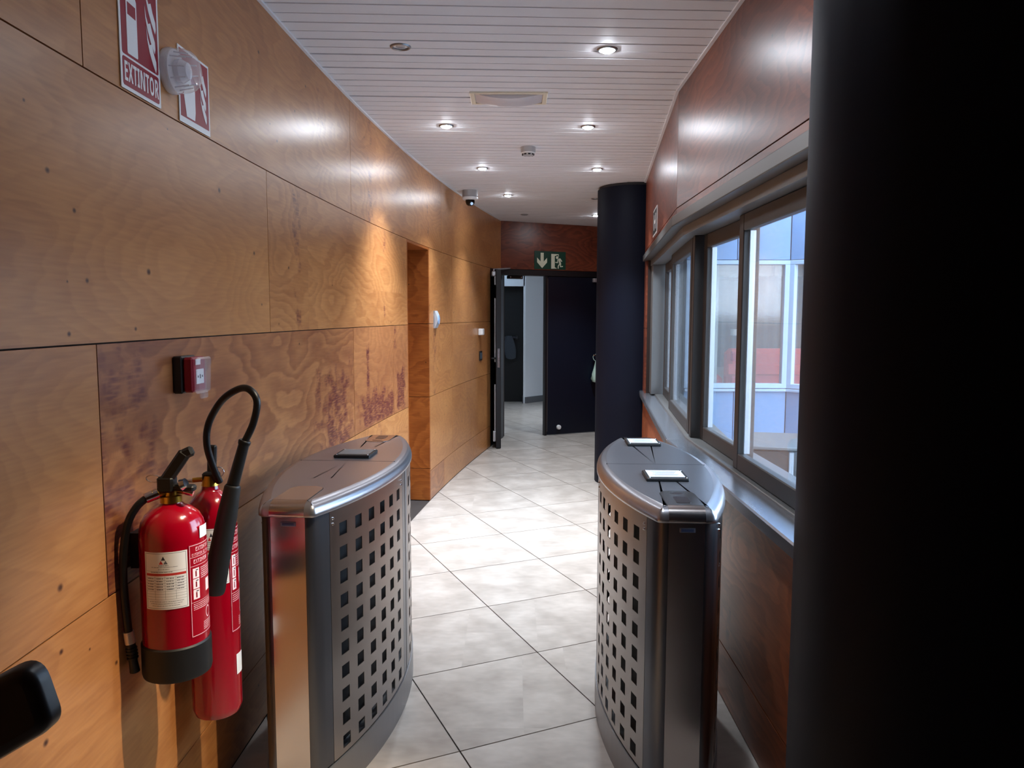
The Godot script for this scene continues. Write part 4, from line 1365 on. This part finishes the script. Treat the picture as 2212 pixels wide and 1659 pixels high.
func wall_things() -> void:
	# extinguisher sign, two fields
	var f := wl_frame(-2.004, 2.2525, 0.0015)
	f.basis = Basis(f.basis.x, f.basis.y, f.basis.z)
	var s := thing("extinguisher_sign", "tall red and white sign reading EXTINTOR under an extinguisher symbol", "sign")
	var m := MB.new(); plate(m, poly_fillet(rect2(0.206, 0.297), 0.004, 3), 0.0, 0.0022, f)
	obj("plate", m, mats["sign_white"], s)
	m = MB.new(); plate(m, poly_fillet(rect2(0.188, 0.07), 0.008, 4), 0.0022, 0.0026, f * Transform3D(Basis.IDENTITY, Vector3(0, -0.105, 0)))
	obj("text_field", m, mats["sign_red"], s)
	text(s, "EXTINTOR", 0.066, mats["sign_white"], f * Transform3D(Basis.IDENTITY, Vector3(0, -0.105, 0.0029)), 0.56)
	m = MB.new(); plate(m, poly_fillet(rect2(0.188, 0.205), 0.008, 4), 0.0022, 0.0026, f * Transform3D(Basis.IDENTITY, Vector3(0, 0.038, 0)))
	obj("symbol_field", m, mats["sign_red"], s)
	m = MB.new()
	plate(m, poly_fillet(PackedVector2Array([Vector2(-0.068, -0.058), Vector2(-0.016, -0.058), Vector2(-0.016, 0.08), Vector2(-0.026, 0.098), Vector2(-0.058, 0.098), Vector2(-0.068, 0.08)]), 0.004, 3), 0.0026, 0.0032, f)
	plate(m, PackedVector2Array([Vector2(-0.052, 0.098), Vector2(-0.03, 0.098), Vector2(-0.03, 0.115), Vector2(-0.008, 0.118), Vector2(-0.008, 0.126), Vector2(-0.052, 0.124)]), 0.0026, 0.0032, f)
	obj("extinguisher_symbol", m, mats["sign_white"], s)
	m = MB.new(); plate(m, PackedVector2Array([Vector2(-0.062, 0.038), Vector2(-0.022, 0.036), Vector2(-0.022, 0.066), Vector2(-0.062, 0.068)]), 0.0032, 0.0036, f)
	obj("band", m, mats["sign_red"], s)
	m = MB.new(); flames(m, f, 0.058, 0.055, 0.075)
	obj("flames", m, mats["sign_white"], s)
	# alarm sign with a hand
	f = wl_frame(-2.325, 2.21, 0.0015)
	s = thing("alarm_sign", "square red and white fire alarm sign partly hidden by the clear beacon", "sign")
	m = MB.new(); plate(m, rect2(0.21, 0.214), 0.0, 0.0022, f)
	obj("plate", m, mats["sign_white"], s)
	m = MB.new(); plate(m, rect2(0.194, 0.190), 0.0022, 0.0026, f * Transform3D(Basis.IDENTITY, Vector3(0, 0.005, 0)))
	obj("symbol_field", m, mats["sign_red"], s)
	m = MB.new()
	plate(m, PackedVector2Array([Vector2(-0.06, -0.085), Vector2(-0.005, -0.085), Vector2(0.0, -0.06), Vector2(0.0, 0.0), Vector2(-0.01, 0.02), Vector2(-0.02, 0.015), Vector2(-0.03, 0.03), Vector2(-0.055, 0.06), Vector2(-0.068, 0.07), Vector2(-0.078, 0.05), Vector2(-0.074, -0.03)]), 0.0026, 0.0032, f)
	obj("hand_symbol", m, mats["sign_white"], s)
	m = MB.new(); flames(m, f, 0.058, 0.02, 0.062)
	obj("flames", m, mats["sign_white"], s)
	# clear beacon
	f = wl_frame(-2.165, 2.222, 0.0)
	var up := f * Transform3D(Basis(Vector3.RIGHT, Vector3(0, 0, 1), Vector3(0, -1, 0)), Vector3.ZERO)
	s = thing("beacon", "round clear plastic alarm beacon on the wall between the two red signs", "beacon")
	m = MB.new(); m.lathe([Vector2(0.0, 0.024), Vector2(0.058, 0.024), Vector2(0.062, 0.018), Vector2(0.062, 0.005), Vector2(0.06, 0.0)], 32, up)
	obj("base", m, mat("clear_base", Color(0.94, 0.94, 0.96, 0.8), 0.2, 0.0, {"transparency": BaseMaterial3D.TRANSPARENCY_ALPHA}), s)
	m = MB.new(); m.lathe([Vector2(0.061, 0.02), Vector2(0.058, 0.05), Vector2(0.052, 0.068), Vector2(0.042, 0.078), Vector2(0.036, 0.08), Vector2(0.0, 0.081)], 32, up)
	obj("dome", m, mats["clear_plastic"], s)
	m = MB.new()
	for k in 10:
		var a := TAU * k / 10
		m.tube([up * Vector3(cos(a) * 0.05, 0.024, sin(a) * 0.05), up * Vector3(cos(a) * 0.044, 0.064, sin(a) * 0.044)], 0.002, 6)
	m.lathe([Vector2(0.03, 0.026), Vector2(0.032, 0.04), Vector2(0.022, 0.058), Vector2(0.008, 0.062), Vector2(0.0, 0.062)], 18, up)
	obj("flash_tube", m, mat("frosted", Color(0.96, 0.96, 1.0, 0.8), 0.1, 0.0, {"transparency": BaseMaterial3D.TRANSPARENCY_ALPHA}), s)
	# manual call point
	f = wl_frame(-2.165, 1.375, 0.0)
	s = thing("call_point", "red break-glass alarm call point with clear cover above the extinguishers", "alarm")
	m = MB.new(); m.rbox(Vector3(0.092, 0.106, 0.028), 0.004, f * Transform3D(Basis.IDENTITY, Vector3(0, 0, 0.014)))
	obj("back_box", m, mats["sign_black"], s)
	m = MB.new(); m.rbox(Vector3(0.087, 0.10, 0.03), 0.006, f * Transform3D(Basis.IDENTITY, Vector3(0, 0, 0.043)))
	obj("body", m, mats["sign_red"], s)
	m = MB.new(); m.rbox(Vector3(0.05, 0.042, 0.002), 0.0, f * Transform3D(Basis.IDENTITY, Vector3(0, -0.006, 0.0585)))
	m.rbox(Vector3(0.034, 0.016, 0.002), 0.0, f * Transform3D(Basis.IDENTITY, Vector3(-0.012, 0.036, 0.0585)))
	var face := obj("press_plate", m, mats["sign_white"], s)
	m = MB.new()
	for x in [-0.014, 0.0, 0.014]: m.rbox(Vector3(0.006, 0.006 if x else 0.012, 0.001), 0.0, f * Transform3D(Basis.IDENTITY, Vector3(x, -0.006, 0.0597)))
	obj("press_marks", m, mats["sign_black"], face)
	m = MB.new(); m.rbox(Vector3(0.09, 0.104, 0.012), 0.006, f * Transform3D(Basis(Vector3(1, 0, 0), 0.05), Vector3(0.002, -0.002, 0.067)))
	m.rbox(Vector3(0.04, 0.02, 0.01), 0.003, f * Transform3D(Basis.IDENTITY, Vector3(0.006, -0.060, 0.066)))
	obj("cover", m, mats["clear_cover"], s)
	# control, switch and small box after the doorway
	f = wl_frame(-6.40, 1.513, 0.0)
	s = thing("thermostat", "curved silver wall control right of the doorway", "thermostat")
	m = MB.new()
	var rows := []
	for k in 13:
		var t := k / 12.0
		var row := PackedVector3Array()
		for x in [-0.05, 0.05]: row.append(f * Vector3(x, -0.073 + 0.146 * t, 0.012 + 0.022 * sin(PI * t)))
		rows.append(row)
	m.grid(rows)
	for k in 12:
		for q in 2:
			var a: Vector3 = rows[k][q]; var b: Vector3 = rows[k + 1][q]
			var a2 := a - f.basis.z * (f.affine_inverse() * a).z; var b2 := b - f.basis.z * (f.affine_inverse() * b).z
			m.quad(a, b, b2, a2)
	m.rbox(Vector3(0.1, 0.146, 0.012), 0.0, f * Transform3D(Basis.IDENTITY, Vector3(0, 0, 0.006)))
	obj("case", m, mat("silver", Color8(196, 204, 214), 0.35, 0.3), s)
	m = MB.new(); m.lathe([Vector2(0.0, 0.004), Vector2(0.026, 0.004), Vector2(0.028, 0.0)], 22, f * Transform3D(Basis(Vector3.RIGHT, Vector3(0, 0, 1), Vector3(0, -1, 0)) * Basis.from_scale(Vector3(1, 1, 1.5)), Vector3(0, 0.0, 0.034)))
	obj("dial", m, mat("dial_blue", Color8(150, 178, 214), 0.3), s)
	f = wl_frame(-8.25, 1.37, 0.0)
	s = thing("wall_sensor", "small white box on the wall near the open black door", "sensor")
	m = MB.new(); m.rbox(Vector3(0.09, 0.07, 0.05), 0.006, f * Transform3D(Basis.IDENTITY, Vector3(0, 0, 0.025)))
	obj("case", m, mats["white_plastic"], s)
	f = wl_frame(-8.30, 1.105, 0.0)
	s = thing("light_switch", "dark double light switch on the wall near the open black door", "switch")
	m = MB.new(); m.rbox(Vector3(0.11, 0.105, 0.012), 0.003, f * Transform3D(Basis.IDENTITY, Vector3(0, 0, 0.006)))
	obj("plate", m, mats["sign_black"], s)
	for x in [-0.022, 0.022]:
		m = MB.new(); m.rbox(Vector3(0.04, 0.07, 0.012), 0.003, f * Transform3D(Basis.IDENTITY, Vector3(x, 0, 0.010)))
		obj("rocker", m, mat("rocker", Color8(64, 78, 88), 0.4), s)
	# washroom style sign on the right wall
	var g := facet(RC, RB)
	f = Transform3D(g.basis, g * Vector3(RB.distance_to(RC) - 1.50, 2.222, 0.0))
	s = thing("door_sign", "narrow black sign with white border over the far window", "sign")
	m = MB.new(); plate(m, rect2(0.36, 0.19), 0.0, 0.004, f)
	obj("plate", m, mats["sign_white"], s)
	m = MB.new(); plate(m, rect2(0.33, 0.165), 0.004, 0.0046, f)
	obj("field", m, mats["sign_black"], s)
	m = MB.new()
	for x in [-0.07, 0.07]: plate(m, PackedVector2Array([Vector2(x - 0.022, -0.055), Vector2(x + 0.022, -0.055), Vector2(x + 0.022, 0.055), Vector2(x - 0.022, 0.055)]), 0.0046, 0.0052, f)
	plate(m, PackedVector2Array([Vector2(-0.05, -0.012), Vector2(0.05, -0.012), Vector2(0.05, 0.012), Vector2(-0.05, 0.012)]), 0.0046, 0.0052, f)
	obj("letter", m, mats["sign_white"], s)

# ------------------------------------------------------------------ things on the ceiling
func lamp(at: Vector3, energy: float, label: String, group := "recessed downlights", aim := Vector3.ZERO, cone := 46.0, glow := Color(0.90, 0.95, 1.0)) -> void:
	var l := thing("downlight", label, "downlight", at, 0.0, group)
	var m := MB.new()
	m.lathe([Vector2(0.030, 0.006), Vector2(0.032, -0.004), Vector2(0.036, -0.007), Vector2(0.042, -0.006), Vector2(0.046, -0.001), Vector2(0.046, 0.001)], 32)
	obj("ring", m, mat("lamp_ring", Color8(150, 150, 152), 0.3, 0.9), l)
	m = MB.new()
	if energy > 0.0:
		m.lathe([Vector2(0.031, -0.004), Vector2(0.027, -0.010), Vector2(0.018, -0.014), Vector2(0.0, -0.016)], 14)
		obj("bulb", m, mat("bulb_glow", Color.WHITE, 0.4, 0.0, {"emission_enabled": true, "emission": Color(0.93, 0.96, 1.0), "emission_energy_multiplier": 240.0}), l)
		var s := SpotLight3D.new()
		s.name = "lamp_beam"
		s.light_energy = energy; s.light_color = glow; s.light_size = 0.03
		s.spot_angle = cone; s.spot_angle_attenuation = 1.0; s.spot_range = 20.0; s.spot_attenuation = 2.0; s.shadow_enabled = true
		s.position = Vector3(0, -0.045, 0); s.rotation.x = -PI / 2
		if aim != Vector3.ZERO: s.basis = Basis.looking_at(aim - at, Vector3(0, 0, -1))
		l.add_child(s)
	else:
		m.lathe([Vector2(0.031, 0.004), Vector2(0.02, -0.001), Vector2(0.0, -0.001)], 24)
		obj("bulb", m, mat("bulb_off", Color8(178, 178, 182), 0.25), l)

func ceiling_things() -> void:
	var y := ROOM_H
	var spots := [
		[0.30, -1.72, 5.6, "lit gimbal downlight above the picture turned towards the fire extinguishers"], [0.38, -2.07, 0.9, "lit recessed downlight over the front of the right pedestal, above the picture"],
		[-0.488, -3.386, 0.0, "unlit recessed downlight in the ceiling, nearest on the left"], [0.415, -3.415, 1.0, "lit recessed downlight, the nearest and brightest on the right"],
		[-0.408, -4.75, 5.4, "lit recessed downlight left of the bulging white ceiling fitting"], [0.466, -4.766, 6.6, "lit recessed downlight right of the smoke detector, before it"],
		[-0.238, -6.078, 3.2, "lit recessed downlight left of and just behind the smoke detector"], [0.674, -6.106, 3.6, "lit recessed downlight in front of the far navy column"],
		[-0.044, -7.418, 2.4, "lit recessed downlight beside the dome camera"], [0.83, -7.62, 0.0, "unlit recessed downlight half hidden at the top of the far column"],
		[0.14, -8.809, 0.0, "unlit recessed downlight close to the wall over the doors"], [0.97, -8.876, 3.0, "lit recessed downlight at the far column's top left edge"],
	]
	for s in spots:
		# the first one is a gimbal fitting turned to the left wall
		if s[1] > -2.0: lamp(Vector3(s[0], y, s[1]), s[2], s[3], "recessed downlights", Vector3(-0.80, 0.0, -1.75), 21.0, Color(1.0, 0.9, 0.74))
		else: lamp(Vector3(s[0], y, s[1]), s[2], s[3])
	# recessed emergency fitting with a bulging diffuser
	var v := thing("emergency_light", "flat white ceiling fitting with a bulging frosted diffuser in a cream frame", "light", Vector3(-0.02, y, -4.145))
	var m := MB.new()
	for q in [[-0.205, -0.18, -0.105, 0.105], [0.18, 0.205, -0.105, 0.105], [-0.18, 0.18, -0.105, -0.085], [-0.18, 0.18, 0.085, 0.105]]:
		m.rbox(Vector3(q[1] - q[0], 0.012, q[3] - q[2]), 0.002, Transform3D(Basis.IDENTITY, Vector3((q[0] + q[1]) / 2, -0.004, (q[2] + q[3]) / 2)))
	obj("frame", m, mat("cream", Color8(226, 214, 190), 0.5), v)
	m = MB.new()
	var rows := []
	for i in 25:
		var t := i / 24.0 * 2.0 - 1.0
		var row := PackedVector3Array()
		for k in 7:
			var u := k / 6.0 * 2.0 - 1.0
			row.append(Vector3(t * 0.178, -0.004 - 0.034 * (1.0 - t * t) * (1.0 - 0.25 * pow(absf(u), 4.0)), u * 0.083))
		rows.append(row)
	m.grid(rows)
	for k in 24:
		for e in [0, 6]:
			var a: Vector3 = rows[k][e]; var b: Vector3 = rows[k + 1][e]
			m.quad(a, b, Vector3(b.x, 0.0, b.z), Vector3(a.x, 0.0, a.z))
	obj("diffuser", m, mat("diffuser", Color8(206, 200, 204), 0.35), v)
	# smoke detector
	v = thing("smoke_detector", "round white smoke detector in the middle of the ceiling", "detector", Vector3(0.109, y, -5.342))
	m = MB.new(); m.lathe([Vector2(0.052, 0.0), Vector2(0.052, -0.03), Vector2(0.046, -0.044), Vector2(0.034, -0.056), Vector2(0.0, -0.058)], 28)
	obj("body", m, mats["grey_plastic"], v)
	m = MB.new()
	for k in 9:
		var a := TAU * k / 9
		m.rbox(Vector3(0.018, 0.01, 0.006), 0.002, Transform3D(Basis(Vector3.UP, -a + PI / 2), Vector3(cos(a) * 0.0405, -0.05, sin(a) * 0.0405)))
	obj("vent_slots", m, mats["gasket"], v)
	m = MB.new(); m.lathe([Vector2(0.047, -0.043), Vector2(0.049, -0.042), Vector2(0.049, -0.038), Vector2(0.047, -0.036)], 28)
	obj("collar", m, mats["white_plastic"], v)
	# dome camera
	v = thing("dome_camera", "white dome security camera with dark lens under the ceiling by the left wall", "camera", Vector3(-0.395, y, -7.15))
	m = MB.new(); m.lathe([Vector2(0.072, 0.0), Vector2(0.073, -0.055), Vector2(0.066, -0.06)], 28)
	obj("base", m, mats["grey_plastic"], v)
	m = MB.new(); m.lathe([Vector2(0.06, -0.058), Vector2(0.075, -0.064), Vector2(0.075, -0.078), Vector2(0.066, -0.086), Vector2(0.04, -0.088)], 28)
	obj("collar", m, mats["white_plastic"], v)
	m = MB.new(); m.lathe([Vector2(0.044, -0.084), Vector2(0.044, -0.105), Vector2(0.036, -0.128), Vector2(0.02, -0.14), Vector2(0.0, -0.143)], 24)
	obj("dome", m, mat("smoked", Color8(8, 8, 10), 0.08), v)
	m = MB.new(); m.tube([Vector3(0.012, -0.12, 0.022), Vector3(0.018, -0.126, 0.038)], 0.014, 14)
	obj("lens", m, mats["chrome"], v)

# ------------------------------------------------------------------ dark stand cut off by the lower left corner
func corner_stand() -> void:
	var s := thing("stand", "black rounded panel of a floor stand cut off at the lower left corner", "stand")
	var poly := poly_fillet(PackedVector2Array([Vector2(-0.76, 1.03), Vector2(-0.603, 1.113), Vector2(-0.578, 1.024), Vector2(-0.75, 0.92)]), [0.02, 0.028, 0.028, 0.02], 7)
	var m := MB.new()
	var prof := [[0.0, 0.0], [0.0, 0.018], [0.003, 0.024], [0.009, 0.028], [0.016, 0.030]]
	var rows := []
	for q in prof:
		var row := PackedVector3Array()
		for p in inset(poly, q[0]): row.append(Vector3(p.x, p.y, -0.93 + q[1]))
		rows.append(row)
	m.grid(rows, true)
	var mid := Vector3(-0.67, 1.02, -0.90)
	var n: int = rows[0].size()
	for k in n:
		m.tri(mid, rows[4][k], rows[4][(k + 1) % n])
		m.tri(Vector3(-0.67, 1.02, -0.93), rows[0][(k + 1) % n], rows[0][k])
	obj("panel", m, mat("stand_black", Color8(14, 13, 15), 0.4), s)
	m = MB.new(); m.tube([Vector3(-0.72, 0.0, -0.95), Vector3(-0.72, 1.0, -0.95)], 0.02, 16)
	obj("post", m, mats["stand_black"], s)
	m = MB.new(); m.lathe([Vector2(0.0, 0.014), Vector2(0.13, 0.014), Vector2(0.14, 0.006), Vector2(0.14, 0.0)], 32, Transform3D(Basis.IDENTITY, Vector3(-0.72, 0, -0.95)))
	obj("base", m, mats["stand_black"], s)
